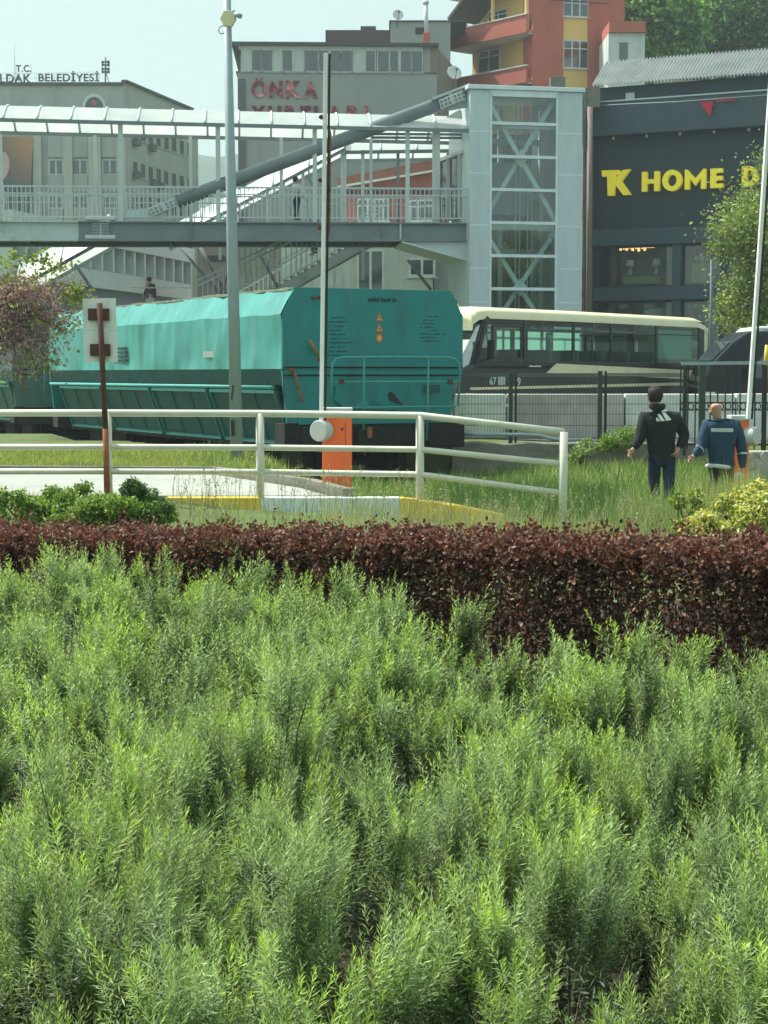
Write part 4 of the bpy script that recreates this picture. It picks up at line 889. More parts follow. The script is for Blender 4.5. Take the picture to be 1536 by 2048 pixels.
# black ornamental railing
f = Fr((X_(1360, 31.8), 31.8), (X_(1600, 31.8), 31.8))
fb = thing('iron_railing', (X_(1470, 31.8), 31.8, .35), 'black iron railing with a row of rings behind the two men', 'railing')
a = f.hit(1362, 727); c = f.hit(1660, 724); bot = f.hit(1400, 889)[1]
b = MB(f); b.bar((a[0], 0, a[1]), (c[0], 0, c[1]), .05, .06); b.build('top_rail', m_galv, fb)
b = MB(f); b.bar((a[0], 0, bot), (c[0], 0, bot), .04); b.bar((a[0], 0, f.hit(1400, 805)[1]), (c[0], 0, f.hit(1400, 805)[1]), .02); b.bar((a[0], 0, f.hit(1400, 820)[1]), (c[0], 0, f.hit(1400, 820)[1]), .02); b.build('cross_rail', m_black, fb)
b = MB(f); rg = MB(f); s_ = a[0]
while s_ < c[0]:
    b.bar((s_, 0, bot - .08), (s_, 0, a[1]), .022); zz = f.hit(1400, 812.5)[1]
    rg.tube([(s_ + .055 + .05 * math.cos(6.283 * k / 12), 0, zz + .06 * math.sin(6.283 * k / 12)) for k in range(12)], .011, 5, closed=True); s_ += .135
b.build('pickets', m_black, fb); rg.build('rings', m_black, fb)
for px, w_, m in ((1405, .11, m_fenceg), (1530, .07, m_black), (1371, .06, m_black)):
    b = MB(f); h = f.hit(px, 740)[0]; b.box(h - w_ / 2, h + w_ / 2, -.05, .04, bot - .2, a[1] - .03); b.build('post', m, fb, bevel=.005)
b = MB(); p = at(1503, 770, 38); b.tube([tuple(at(1529, 800, 38.5)), tuple(at(1530, 745, 38.5))], .06, 8); b.cm = 1; b.tube([tuple(at(1530, 745, 38.5)), tuple(at(1535, 690, 38.5))], .055, 8); b.build('striped_pole', [m_redp, M('yellow_pole', (.6, .45, .05), .5)], None, label='red and yellow painted pole at the right edge', cat='pole')
b = MB(); b.tube([(X_(1419, 50), 50, .4), (X_(1418, 50), 50, at(1418, 520, 50).z)], .045, 8); b.build('utility_pole', m_sgrey, None, label='thin grey pole between the minibus and the leafy tree', cat='pole')
# ------------------------------------------------------------------ people
def skin(name, verts, edges, rad, mat, parent, lvl=2, root=0, smooth=True):
    me = bpy.data.meshes.new(name); org = parent_org(parent)
    me.from_pydata([tuple(Vector(v) - org) for v in verts], edges, []); me.materials.append(mat)
    o = bpy.data.objects.new(name, me); sc.collection.objects.link(o); o.parent = parent
    o.modifiers.new('skin', 'SKIN').use_smooth_shade = True
    for i, r in enumerate(rad): 
        s = me.skin_vertices[0].data[i]; s.radius = (r[0], r[1]) if isinstance(r, tuple) else (r, r); s.use_root = (i == root)
    m = o.modifiers.new('sub', 'SUBSURF'); m.levels = m.render_levels = lvl
    dg = bpy.context.evaluated_depsgraph_get(); new = bpy.data.meshes.new_from_object(o.evaluated_get(dg))
    o.modifiers.clear(); o.data = new; new.polygons.foreach_set('use_smooth', [True] * len(new.polygons)); 
    return o
class Sk:
    def __init__(s): s.v = []; s.e = []; s.r = []
    def chain(s, pts, rs, frm=None):
        prev = frm
        for p, r in zip(pts, rs):
            s.v.append(Vector(p)); s.r.append(r); i = len(s.v) - 1
            if prev is not None: s.e.append((prev, i))
            prev = i
        return prev
def hand(S, frm, wrist, d, side, palmN, curl=.5, k=1.):
    """palm, four unequal fingers and a side thumb growing from the wrist along d"""
    d = Vector(d).normalized(); n = Vector(palmN).normalized(); s = d.cross(n).normalized() * side
    w = Vector(wrist); pc = w + d * .05 * k; i = S.chain([pc], [(.03 * k, .018 * k)], frm)
    for j, (off, ln) in enumerate(((.028, .072), (.010, .08), (-.009, .075), (-.027, .06))):
        b0 = w + d * .088 * k + s * off * k; c1 = b0 + (d * math.cos(curl) + n * math.sin(curl)) * ln * .5 * k; c2 = c1 + (d * math.cos(curl * 2) + n * math.sin(curl * 2)) * ln * .5 * k
        S.chain([b0, c1, c2], [.0105 * k, .009 * k, .007 * k], i)
    t0 = w + d * .03 * k + s * .03 * k; t1 = t0 + (d * .7 + s * .7).normalized() * .035 * k; t2 = t1 + (d * .9 + s * .2 + n * .3).normalized() * .03 * k; S.chain([t0, t1, t2], [.013 * k, .011 * k, .008 * k], i)
def person(label, Y, J, face, tops, bottoms, skinm=None, hairm=None, coat=1.0, h=1.0, hair=True, shoes=True, waist=None, female=False):
    """J: joints as (px, py[, dY]) on the photo at depth Y; face: horizontal direction the head looks"""
    P = {k: at(v[0], v[1], Y + (v[2] if len(v) > 2 else 0)) for k, v in J.items()}
    ft = min(P['footL'].z, P['footR'].z); r = thing('person', (P['pelvis'].x, P['pelvis'].y, ft), label, 'person')
    u = h * 1.0
    S = Sk(); pel = S.chain([P['pelvis']], [(.135 * u, .105 * u)]); mid = (P['pelvis'] + P['chest']) / 2
    ch = S.chain([mid, P['chest']], [(.125 * u, .1 * u), (.145 * u, .105 * u)], pel); nk = S.chain([P['neck'] - Vector((0, 0, .03 * u))], [.055 * u], ch)
    fd = Vector(face).normalized(); hd_ = P['head']; hb = hd_ - Vector((0, 0, .06 * u))
    i1 = S.chain([hb - fd * .0, hd_ + Vector((0, 0, .0)), hd_ + Vector((0, 0, .055 * u))], [(.076 * u, .082 * u), (.088 * u, .098 * u), (.076 * u, .085 * u)], nk)
    hi = len(S.v) - 2
    for side in ('L', 'R'):
        a = S.chain([P['sh' + side]], [.045 * u], ch); a = S.chain([P['el' + side]], [.042 * u], a); a = S.chain([P['wr' + side]], [.027 * u], a)
        dd = (P['wr' + side] - P['el' + side]).normalized(); pn = Vector((0, 0, 1)).cross(dd); pn = pn if pn.length > .1 else Vector((1, 0, 0)); sd_ = 1
        hand(S, a, P['wr' + side], dd + Vector((0, 0, -.1)), sd_, pn * (1 if side == 'L' else -1), .45, u)
        b = S.chain([P['hip' + side], P['kn' + side], P['an' + side], P['foot' + side]], [.085 * u, .058 * u, .04 * u, .035 * u], pel)
    body = skin('body', S.v, S.e, S.r, skinm or m_skin, r, 2)
    rt = Vector((-fd.y, fd.x, 0))
    # ears, nose, eyes
    b = MB(); 
    for s_ in (-1, 1): b.ball(tuple(hd_ + rt * s_ * .093 * u - Vector((0, 0, .015))), (.02 * u, .02 * u, .032 * u), 8, 6)
    b.ball(tuple(hd_ + fd * .104 * u - Vector((0, 0, .03))), (.016 * u, .016 * u, .026 * u), 8, 6); b.build('ears_and_nose', skinm or m_skin, r)
    b = MB()
    for s_ in (-1, 1): b.ball(tuple(hd_ + fd * .094 * u + rt * s_ * .032 * u + Vector((0, 0, .002))), .011 * u, 6, 5)
    b.ball(tuple(hd_ + fd * .092 * u - Vector((0, 0, .062 * u))), (.022 * u, .012 * u, .006 * u), 8, 4); b.build('eyes_and_mouth', m_hair, r)
    if hair:
        b = MB(); c = hd_ - fd * .014 * u + Vector((0, 0, .008 * u)); nu, nv = 24, 14; base = len(b.v)
        for i in range(nv + 1):
            th = math.pi * .78 * i / nv
            for k in range(nu):
                a = 6.283 * k / nu; dv = Vector((math.sin(th) * math.cos(a), math.sin(th) * math.sin(a), math.cos(th)))
                fr_ = dv.dot(fd); cut = 1 if (fr_ < .25 or dv.z > .35) else .84
                b.v.append(c + Vector((dv.x * .114, dv.y * .114, dv.z * .122)) * u * cut * (1 + .05 * rng.random()))
        for i in range(nv):
            for k in range(nu): b.f.append([i * nu + k, (i + 1) * nu + k, (i + 1) * nu + (k + 1) % nu, i * nu + (k + 1) % nu]); b.m.append(0); b.sm.append(True)
        b.build('hair', hairm or m_hair, r)
    # coat or shirt, trousers, shoes
    C = Sk(); wst = P['pelvis']; c0 = C.chain([wst + Vector((0, 0, -.10)), wst + Vector((0, 0, -.02)), (wst * .5 + P['chest'] * .5), P['chest'], P['chest'].lerp(P['neck'], .5), P['neck'] - Vector((0, 0, .01 * u))], [(.15 * u * coat, .115 * u * coat), (.155 * u * coat, .12 * u * coat), (.162 * u * coat, .125 * u * coat), (.172 * u * coat, .125 * u * coat), (.12 * u, .10 * u), (.078 * u, .078 * u)])
    ci = 3
    for side in ('L', 'R'):
        m1 = (P['sh' + side] + P['el' + side]) / 2; m2 = (P['el' + side] + P['wr' + side]) / 2
        C.chain([P['sh' + side], m1, P['el' + side], m2, P['wr' + side]], [.09 * u * coat, .074 * u * coat, .064 * u * coat, .055 * u * coat, .045 * u], ci)
    top = skin('jacket' if coat > 1.02 else 'shirt', C.v, C.e, C.r, tops, r, 2)
    T = Sk(); T.chain([P['pelvis'] + Vector((0, 0, .0))], [(.14 * u, .115 * u)])
    for side in ('L', 'R'):
        T.chain([P['hip' + side], (P['hip' + side] + P['kn' + side]) / 2, P['kn' + side], P['an' + side]], [.112 * u, .1 * u, .084 * u, .068 * u], 0)
    skin('trousers', T.v, T.e, T.r, bottoms, r, 2)
    for side in ('L', 'R'):
        S2 = Sk(); f_ = P['foot' + side]; a_ = P['an' + side]; dd = Vector((f_.x - a_.x, f_.y - a_.y, 0)); dd = dd.normalized() if dd.length > .02 else fd
        g_ = Vector((a_.x, a_.y, f_.z)); S2.chain([g_ - dd * .05, g_ + dd * .06, g_ + dd * .17], [(.042, .045), (.046, .04), (.035, .03)]); skin('shoe', S2.v, S2.e, S2.r, m_rub, r, 2)
    return r, P, top
def patch(name, poly_px, Y, parent, target, mat, off=.004, n=10):   # flat print laid on the cloth by a shrinkwrap
    # poly_px: 4 corners (tl, tr, br, bl)
    c = [at(x, y, Y - .45) for x, y in poly_px]; b = MB()
    V_ = [c[0].lerp(c[1], i / n).lerp(c[3].lerp(c[2], i / n), j / n) for j in range(n + 1) for i in range(n + 1)]
    b.add([tuple(v) for v in V_], [(j * (n + 1) + i, (j + 1) * (n + 1) + i, (j + 1) * (n + 1) + i + 1, j * (n + 1) + i + 1) for j in range(n) for i in range(n)], True)
    o = b.build(name, mat, parent); m = o.modifiers.new('wrap', 'SHRINKWRAP'); m.target = target; m.wrap_method = 'PROJECT'; m.use_project_y = True; m.use_project_z = False; m.use_positive_direction = True; m.use_negative_direction = False; m.offset = off
    s = o.modifiers.new('t', 'SOLIDIFY'); s.thickness = .004; return o
r1, P1, j1 = person('man in a black hooded jacket with three white bars on the back and dark jeans', 24.5,
    dict(pelvis=(1323, 912, 0), chest=(1320, 848, .02), neck=(1313, 815, -.02), head=(1308, 791, -.05), shL=(1289, 836, 0), elL=(1281, 876, -.05), wrL=(1266, 899, -.12), shR=(1352, 838, .03), elR=(1371, 872, .02), wrR=(1356, 898, -.08),
         hipL=(1309, 920, 0), knL=(1308, 966, .05), anL=(1312, 1004, .25), footL=(1303, 1011, .38), hipR=(1338, 920, 0), knR=(1338, 966, -.10), anR=(1337, 1014, -.22), footR=(1329, 1021, -.1)),
    (-.62, .78, 0), m_cloth_b, m_jean, coat=1.34)
# hood folded at the neck
S = Sk(); c = P1['neck']; S.chain([c + Vector((-.085, .03, .02)), c + Vector((-.06, -.06, .02)), c + Vector((.0, -.10, -.01)), c + Vector((.07, -.07, .01)), c + Vector((.09, .03, .02))], [.045, .055, .065, .055, .045]); c = None; skin('hood', S.v, S.e, S.r, m_cloth_b, r1, 2)
em = thing
for q in (((1329, 821), (1333.5, 820), (1351, 841), (1340, 843)), ((1322, 830.5), (1327, 828), (1337.5, 843), (1329, 843.5)), ((1319, 837), (1322, 836), (1327, 843.7), (1320, 844))):
    patch('white_bar', q, 24.5, r1, j1, m_white)
r2, P2, j2 = person('bald bearded man in a navy work jacket with silver reflective bands', 25.2,
    dict(pelvis=(1443, 928, 0), chest=(1440, 868, .02), neck=(1436, 838, -.02), head=(1432, 814, -.05), shL=(1413, 852, 0), elL=(1404, 893, -.06), wrL=(1386, 913, -.16), shR=(1472, 852, .03), elR=(1484, 896, .02), wrR=(1485, 938, -.05),
         hipL=(1430, 935, 0), knL=(1430, 980, -.05), anL=(1430, 1022, .02), footL=(1422, 1028, -.15), hipR=(1456, 935, 0), knR=(1456, 980, -.05), anR=(1455, 1024, .1), footR=(1447, 1030, -.05)),
    (-.75, .66, 0), m_cloth_n, m_trou, coat=1.34, hair=False, h=1.0)
b = MB(); c = P2['head'] + Vector((-.055, .035, -.075)); b.ball(tuple(c), (.045, .05, .045), 10, 8); b.build('beard', M('grey_stubble', (.3, .24, .2), .9), r2)
b = MB(); c = P2['neck'] - Vector((0, .0, .03)); b.tube([tuple(c + Vector((.075 * math.cos(a), .085 * math.sin(a), .01))) for a in np.linspace(0, 6.283, 17)[:-1]], .028, 8, closed=True); b.build('collar', m_cloth_n, r2)
patch('reflective_band', ((1431, 858), (1475.5, 858), (1475.5, 865.5), (1431, 865)), 25.2, r2, j2, m_refl, n=16)
for p, q, rr in ((P2['elL'], P2['wrL'], .076), (P2['elR'], P2['wrR'], .076)):
    for t in (.0, .22):
        b = MB(); a_ = p.lerp(q, t + .02); c_ = p.lerp(q, t + .11); b.tube([tuple(a_), tuple(c_)], [rr, rr * .96], 16); b.build('cuff_band', m_refl, r2)
b = MB(); c = P2['pelvis'] + Vector((-.03, 0, -.03)); b.tube([tuple(c + Vector((.175 * math.cos(a), .155 * math.sin(a), .012 * math.sin(a * 2)))) for a in np.linspace(0, 6.283, 25)[:-1]], .032, 8, closed=True); b.build('shirt_hem', m_tshirt, r2)
b = MB(); b.ball(tuple(at(1478, 952, 24.9)), (.07, .05, .06), 10, 6); b.build('plastic_bag', M('crumpled_plastic', (.55, .52, .48), .4, var=.4, scale=20, bump=1), None, label='small crumpled pale bag in the bald man\'s right hand', cat='bag')
# on the footbridge and its stairs
person('person with dark hair in a white top walking along the footbridge deck', 70.2,
    dict(pelvis=(593, 397), chest=(593, 376), neck=(592, 366), head=(592, 359.5), shL=(588, 372, .15), elL=(590, 384, .2), wrL=(598, 392, .2), shR=(598, 372, -.15), elR=(604, 385, -.2), wrR=(610, 396, -.2),
         hipL=(591, 400, .1), knL=(592, 419, .1), anL=(594, 436, .1), footL=(598, 438, .1), hipR=(595, 400, -.1), knR=(594, 419, -.1), anR=(591, 436, -.1), footR=(595, 438, -.1)),
    (1, 0, 0), m_tshirt, m_jean, coat=1.0, h=1.05)
person('person in a dark coat and pale trousers on the lower stairs above the wagon', 73,
    dict(pelvis=(300, 597), chest=(301, 576), neck=(300, 566), head=(297, 559), shL=(296, 571, .1), elL=(292, 583, .15), wrL=(288, 590, .1), shR=(307, 572, -.1), elR=(310, 586, -.1), wrR=(308, 597, -.1),
         hipL=(298, 600, .1), knL=(297, 618, .1), anL=(296, 636, .1), footL=(292, 638, .1), hipR=(302, 600, -.1), knR=(303, 618, -.1), anR=(304, 636, -.1), footR=(300, 638, -.1)),
    (-1, -.2, 0), M('dark_brown_coat', (.07, .04, .035), .9), m_tshirt, coat=1.12, h=1.05)
person('person in black stepping down the stairs just below the bridge deck', 74.2,
    dict(pelvis=(628, 468), chest=(629, 448), neck=(629, 438), head=(628, 431), shL=(624, 443, .1), elL=(621, 455, .15), wrL=(620, 466, .1), shR=(634, 443, -.1), elR=(636, 455, -.1), wrR=(635, 467, -.1),
         hipL=(626, 472, .1), knL=(624, 490, .1), anL=(626, 506, .1), footL=(621, 509, .1), hipR=(630, 472, -.1), knR=(630, 488, -.1), anR=(634, 502, -.1), footR=(629, 505, -.1)),
    (-1, 0, 0), m_cloth_b, m_jean, coat=1.1, h=1.05)
# ------------------------------------------------------------------ footbridge
fbr = Fr((X_(0, 68.6), 68.6), (X_(940, 70), 70)); BD = 3.2
sA = fbr.hit(-260, 470)[0]; sB = fbr.hit(939, 470)[0]
H = fbr.hit
def lerpz(py0, py1, s):                  # height of a line that runs from (0,py0) to (940,py1)
    a = H(0, py0); c = H(940, py1); return a[1] + (c[1] - a[1]) * (s - a[0]) / (c[0] - a[0])
br = thing('footbridge', tuple(fbr.P((sA + sB) / 2, -BD / 2, lerpz(480, 482, (sA + sB) / 2))), 'grey steel footbridge with a curved translucent canopy crossing to the lift tower', 'footbridge')
def girder(o, mat, nm):
    for (x0, x1, m) in ((sA, H(157, 460)[0], m_brgl), (H(157, 460)[0], sB, m_brg)) if nm == 'girder' else ((sA, sB, m_brg),):
        b = MB(fbr); zt = lerpz(443, 447, x0); zt1 = lerpz(443, 447, x1); zb = lerpz(480, 481, x0); zb1 = lerpz(480, 481, x1)
        b.prism([(x0, zb), (x1, zb1), (x1, zt1), (x0, zt)], o - .02, o)
        b.prism([(x0, zt - .03), (x1, zt1 - .03), (x1, zt1 + .02), (x0, zt + .02)], o - .18, o + .16)
        b.prism([(x0, zb - .04), (x1, zb1 - .04), (x1, zb1 + .03), (x0, zb + .03)], o - .2, o + .2)
        s_ = x0 + .6
        while s_ < x1: b.box(s_, s_ + .03, o, o + .12, zb, zt - .03) if int(s_ * 10) % 3 == 0 else None; s_ += 3.75
        b.build(nm, m, br)
girder(0, m_brg, 'girder'); girder(-BD, m_brg, 'far_girder')
b = MB(fbr); b.prism([(sA, lerpz(452, 452, sA)), (sB, lerpz(452, 452, sB)), (sB, lerpz(443, 446, sB)), (sA, lerpz(443, 446, sA))], -.02, -BD)
s_ = sA
while s_ < sB: b.box(s_, s_ + .12, -.2, -BD + .2, lerpz(478, 478, s_), lerpz(455, 455, s_)); s_ += 1.9
b.build('deck', m_dark, br)
b = MB(fbr)                              # haunch at the tower and the web joint
for o in (0.02, -BD): b.prism([H(803, 482), H(939, 482), H(939, 522), H(925, 518)], o, o - .04)
b.prism([H(803, 482), H(939, 520), H(939, 524), H(803, 486)], .18, -BD - .18)
b.build('haunch', m_brgp, br)
b = MB(fbr); a = H(799, 481); b.box(a[0], a[0] + .06, 0, .14, a[1], lerpz(447, 447, a[0])); b.build('stiffener', m_brgp, br)
def plate(q, o, nm, rows, cols, par):
    P = [H(*x) for x in q]; b = MB(fbr); b.prism(P, o, o + .05); pl = b.build(nm, m_plate, par, bevel=.01)
    b = MB(fbr); tl, tr_, brr, bl = [Vector((p[0], p[1])) for p in (P[3], P[2], P[1], P[0])]
    for i in range(rows):
        for j in range(cols):
            u = (j + .7) / (cols + .4) + (.06 if j >= cols / 2 else -.03); v_ = (i + .7) / (rows + .4)
            p = tl.lerp(tr_, u).lerp(bl.lerp(brr, u), v_); b.tube([(p.x, o + .04, p.y), (p.x, o + .1, p.y)], .05, 6)
    b.build('bolts', m_brg, pl); return pl
plate(((184, 473), (218, 473), (218, 446), (184, 446)), .03, 'splice_plate', 4, 6, br)
b = MB(fbr); 
for y0, y1 in ((433, 441), (471, 479)): A = H(171, y1); C = H(231, y0); b.box(A[0], C[0], -.1, .24, A[1], C[1])
b.build('flange_splice', m_plate, br, bevel=.04)
b = MB(fbr); b.prism([H(246, 441), H(330, 441), H(330, 425), H(300, 416), H(256, 420)], -.06, -.02); b.build('gusset_plate', m_brgl, br)
po = -.15
A = H(353, 403, po); C = H(900, 200, po)
b = MB(fbr); b.tube([(A[0], po, A[1]), (C[0], po, C[1])], .27, 20); b.build('inclined_tube', m_brg, br)
plate(((305, 433), (357, 412), (350, 396), (297, 417)), .08, 'tube_plate', 2, 6, br)
plate(((881, 220), (931, 200), (924, 181), (876, 201)), .14, 'tube_plate', 2, 6, br)
b = MB(fbr); b.prism([H(895, 222), H(938, 214), H(938, 172), H(905, 186)], -.1, -.04); b.prism([H(860, 250), H(936, 250), H(936, 225), H(925, 212)], -.9, -.84); b.build('tower_gusset', m_brgl, br)
b = MB(fbr); b.prism([H(862, 197), H(938, 168), H(938, 173), H(866, 201)], .2, -.5); b.build('tube_cover', m_brgp, br)
# posts
def post(px, o, y1, mat=m_brgp, w=.17):
    b = MB(fbr); h = H(px, 440, o)[0]; b.bar((h, o, lerpz(443, 446, h)), (h, o, lerpz(y1[0], y1[1], h)), w); b.build('post', mat, br)
for px in (-135, 52 - 0, 243, 437, 630, 815): post(px, -.02, (238, 258)) if px != 52 else None
for px in (3, 192, 382, 563, 742): post(px, -BD, (246, 258), m_brgp, .13)
post(872, -.3, (262, 262), m_awht, .3)
# canopy: barrel of translucent sheets, ribs and edge beams
def canopy(nm, f, s0, s1, zf, width, rise, par, pitch, of=.25, seg=10):
    rib = MB(f); n = max(1, round(abs(s1 - s0) / pitch)); ed = MB(f)
    for i in range(n):
        a = s0 + (s1 - s0) * i / n; c = s0 + (s1 - s0) * (i + 1) / n; b = MB(f); V_ = []
        for s_ in (a + .01, c - .01):
            for k in range(seg + 1):
                t = k / seg; V_.append((s_, of - (width) * t, zf(s_) + rise * math.sin(math.pi * (.08 + .84 * t)) - rise * math.sin(math.pi * .08)))
        b.add(V_, [(k, seg + 1 + k, seg + 2 + k, k + 1) for k in range(seg)], True); b.build(nm + '_sheet', m_can, par)
        rib.tube([(a, p[1], p[2] + .02) for p in V_[:seg + 1]], .045, 5)
    rib.tube([(s1, p[1], p[2] + .02) for p in V_[seg + 1:]], .045, 5)
    for o in (of, of - width): ed = MB(f); ed.bar((s0, o, zf(s0) - .05), (s1, o, zf(s1) - .05), .09, .14); ed.build(nm + '_edge_beam', m_brg, par)
    pass; rib.build(nm + '_ribs', m_brgp, par)
canopy('canopy', fbr, sA, sB - .05, lambda s: lerpz(239, 261, s), BD + .5, 1.0, br, 1.3)
b = MB(fbr)
for y in (268, 275): a = H(742, y, -.8); c = H(936, y + 1, -.8); b.bar((a[0], -.8, a[1]), (c[0], -.8, c[1]), .09)
b.build('ceiling_rail', m_brg, br)
b = MB(fbr); h = H(868, 282, -.6); b.tube([(h[0], -.6, h[1] + .3), (h[0], -.6, h[1])], [.12, .16], 10); b.build('ceiling_lamp', m_lgrey, br, bevel=.02)
# railings, one panel between each pair of posts
ed = [-260, -135, 52, 243, 437, 630, 815, 938]
for o, y0, y1, yb0, yb1, m in ((0.0, 372, 378, 433, 437, m_brgp), (-BD, 374, 380, 433, 437, m_brgl)):
    for i in range(len(ed) - 1):
        x0 = H(ed[i], 400, 0)[0]; x1 = H(ed[i + 1], 400, 0)[0]; b = MB(fbr)
        for (u, v_, t) in ((y0, y1, .07), (y0 + 14, y1 + 14, .05), (yb0, yb1, .05)): b.bar((x0, o, lerpz(u, v_, x0)), (x1, o, lerpz(u, v_, x1)), t)
        s_ = x0
        while s_ < x1: b.bar((s_, o, lerpz(yb0, yb1, s_)), (s_, o, lerpz(y0, y1, s_)), .035); s_ += .17 if o == 0 else .34
        b.build('railing_panel', m, br)
# glazed vestibule at the tower
vf = Fr((X_(876, 72.6), 72.6), (X_(937, 70.05), 70.05)); b = MB(vf); vb = MB(vf)
q0 = vf.hit(876, 322); q1 = vf.hit(936, 300); zb_ = vf.hit(900, 441)[1]
for px in (877, 896, 919, 935): h = vf.hit(px, 380)[0]; b.bar((h, 0, zb_), (h, 0, q0[1] + (q1[1] - q0[1]) * (h - q0[0]) / (q1[0] - q0[0])), .16)
b.bar((q0[0], 0, q0[1]), (q1[0], 0, q1[1]), .14); b.build('vestibule_frame', m_awht, br)
vb.quad((q0[0], -.03, zb_), (q1[0], -.03, zb_), (q1[0], -.03, q1[1]), (q0[0], -.03, q0[1])); vb.build('vestibule_glass', m_glassw, br)

# ------------------------------------------------------------------ staircase behind the bridge
sf = Fr((X_(0, 73.4), 73.4), (X_(940, 74.4), 74.4)); H = sf.hit; SW = 2.4
stt = thing('bridge_staircase', tuple(sf.P(H(500, 560)[0], -1, .4)), 'covered steel staircase descending to the left behind the footbridge', 'staircase')
def band(q0, q1, th, o0, o1, nm, m): b = MB(sf); A = H(*q0); C = H(*q1); b.prism([(A[0], A[1] - th), (C[0], C[1] - th), C, A], o0, o1); b.build(nm, m, stt); return A, C
zl = lambda q0, q1: (lambda A, C: (lambda s: A[1] + (C[1] - A[1]) * (s - A[0]) / (C[0] - A[0])))(H(*q0), H(*q1))
A, C = band((770, 452), (420, 650), .45, 0, -.06, 'stringer', m_brgl)
b = MB(sf); 
for o in (-SW,): b.prism([(A[0], A[1] - .45), (C[0], C[1] - .45), C, A], o, o - .06)
b.build('stringer', m_brgl, stt)
b = MB(sf); n = 26
for i in range(n): s_ = A[0] + (C[0] - A[0]) * i / n; z_ = A[1] + (C[1] - A[1]) * i / n; b.box(s_ - .3, s_, -.06, -SW, z_ - .06, z_ - .01); b.box(s_ - .31, s_ - .29, -.06, -SW, z_ - .25, z_ - .06)
b.build('steps', m_plate, stt)
b = MB(sf); f0 = zl((770, 452), (420, 650))
for o in (-.03, -SW):
    for hh_ in (1.0, .85, .15): b.bar((A[0], o, A[1] + hh_), (C[0], o, C[1] + hh_), .05)
    s_ = C[0]
    while s_ < A[0]: b.bar((s_, o, f0(s_) + .15), (s_, o, f0(s_) + .9), .03); s_ += .2
b.build('stair_railing', m_brgp, stt)
# landing at deck level and lower flight
b = MB(sf); a = H(770, 452); c = H(905, 452); b.box(a[0], c[0], 0, -SW, a[1] - .35, a[1] - .02); b.build('upper_landing', m_brg, stt)
b = MB(sf); q0, q1 = (548, 494), (400, 566); Aq, Cq = H(*q0), H(*q1)
for dz in (0, -.22): b.bar((Aq[0] + 2, 2.0, Aq[1] + dz + 2 * .5 * .9), (Cq[0] - 0, 2.0, Cq[1] + dz), .07)
for i in range(24): t = i / 24; s_ = Aq[0] + 2 + (Cq[0] - Aq[0] - 2) * t; z_ = Aq[1] + .9 + (Cq[1] - Aq[1] - .9) * t; b.bar((s_, 2.0, z_ - 1.6), (s_, 2.0, z_), .035)
b.bar((Cq[0], 2, Cq[1] - .3), (H(270, 575)[0], 2, Cq[1] - .3), .05); b.build('outer_handrail', m_brgp, stt)
b = MB(sf)
for x0, y0, x1, y1 in ((358, 490, 440, 590), (398, 490, 452, 590), (512, 495, 556, 575), (480, 480, 440, 590), (816, 520, 862, 580), (150, 528, 185, 580)): b = MB(sf); p = H(x0, y0, .6); q = H(x1, y1, .6); b.tube([(p[0], .6, p[1]), (q[0], .6, q[1])], .07, 6); b.build('brace', m_brg, stt)
# sloping canopy with its posts, horizontal part, lower part
c0, c1 = (690, 302), (330, 492); fz = zl(c0, c1)
canopy('stair_canopy', sf, H(*c1)[0], H(*c0)[0], lambda s: fz(s) + .1, SW + .5, 1.0, stt, 1.5, of=.25)
c2, c3 = (690, 303), (905, 300); fz2 = zl(c2, c3); canopy('landing_canopy', sf, H(*c2)[0], H(*c3)[0], lambda s: fz2(s), SW + .5, .8, stt, 1.7, of=.1)
c4, c5 = (215, 486), (40, 583); fz3 = zl(c4, c5); canopy('lower_canopy', sf, H(*c5)[0], H(*c4)[0], lambda s: fz3(s) + .1, SW + 1.4, 1.5, stt, 1.6, of=1.0)
for px, y0, y1 in ((567, 355, 445), (690, 305, 445), (725, 300, 445), (684, 303, 445), (726, 303, 560), (796, 300, 445), (535, 372, 520), (440, 430, 520), (606, 345, 440)):
    b = MB(sf); p = H(px, y0); q = H(px, y1); b.bar((p[0], 0, p[1]), (q[0], 0, q[1]), .12); b.build('post', m_brgp if px not in (796,) else m_brg, stt)
b = MB(sf); p = H(612, 350); q = H(640, 395); b.bar((p[0], .1, p[1]), (q[0], .1, q[1]), .07); b.build('brace', m_brg, stt)
lf = MB(sf); p = H(285, 590, 1.4); q = H(470, 590, 1.4); lf.box(p[0] - 2, q[0], .4, 3, p[1] - 1.2, p[1] - 1.0); lf.build('lower_landing', m_brg, stt)

# ------------------------------------------------------------------ lift tower
tf = Fr((X_(938, 69.4), 69.4), (X_(1159, 70.3), 70.3)); H = tf.hit; TL = tf.L; TD = 3.6
tw = thing('lift_tower', tuple(tf.P(TL / 2, -TD / 2, .4)), 'pale blue clad lift tower with a glazed centre showing crossed braces', 'lift tower')
ztp = H(938, 178)[1]; g0 = H(981, 300)[0]; g1 = H(1114, 300)[0]
b = MB(tf)
b.box(0, g0, -.25, 0, .4, ztp); b.box(g1, TL, -.25, 0, .4, ztp); b.box(0, .12, -TD, -.25, .4, ztp); b.box(TL - .12, TL, -TD, -.25, .4, ztp)
b.box(.12, g0, -TD, -TD + .1, .4, ztp); b.box(g1, TL - .12, -TD, -TD + .1, .4, ztp); b.build('cladding', m_tower, tw, bevel=.01)
b = MB(tf)
for y in (248, 332, 436, 522, 590): 
    z_ = H(960, y + 14)[1]; b.box(.005, g0 - .005, -.0, .006, z_ - .025, z_ + .025); b.box(g1 + .005, TL - .005, 0, .006, z_ - .025, z_ + .025)
b.build('panel_joint', m_towr2, tw)
b = MB(tf); b.box(-.12, TL + .08, -TD - .05, .12, ztp + .004, ztp + .17); b.build('roof_cap', m_towr2, tw, bevel=.02)
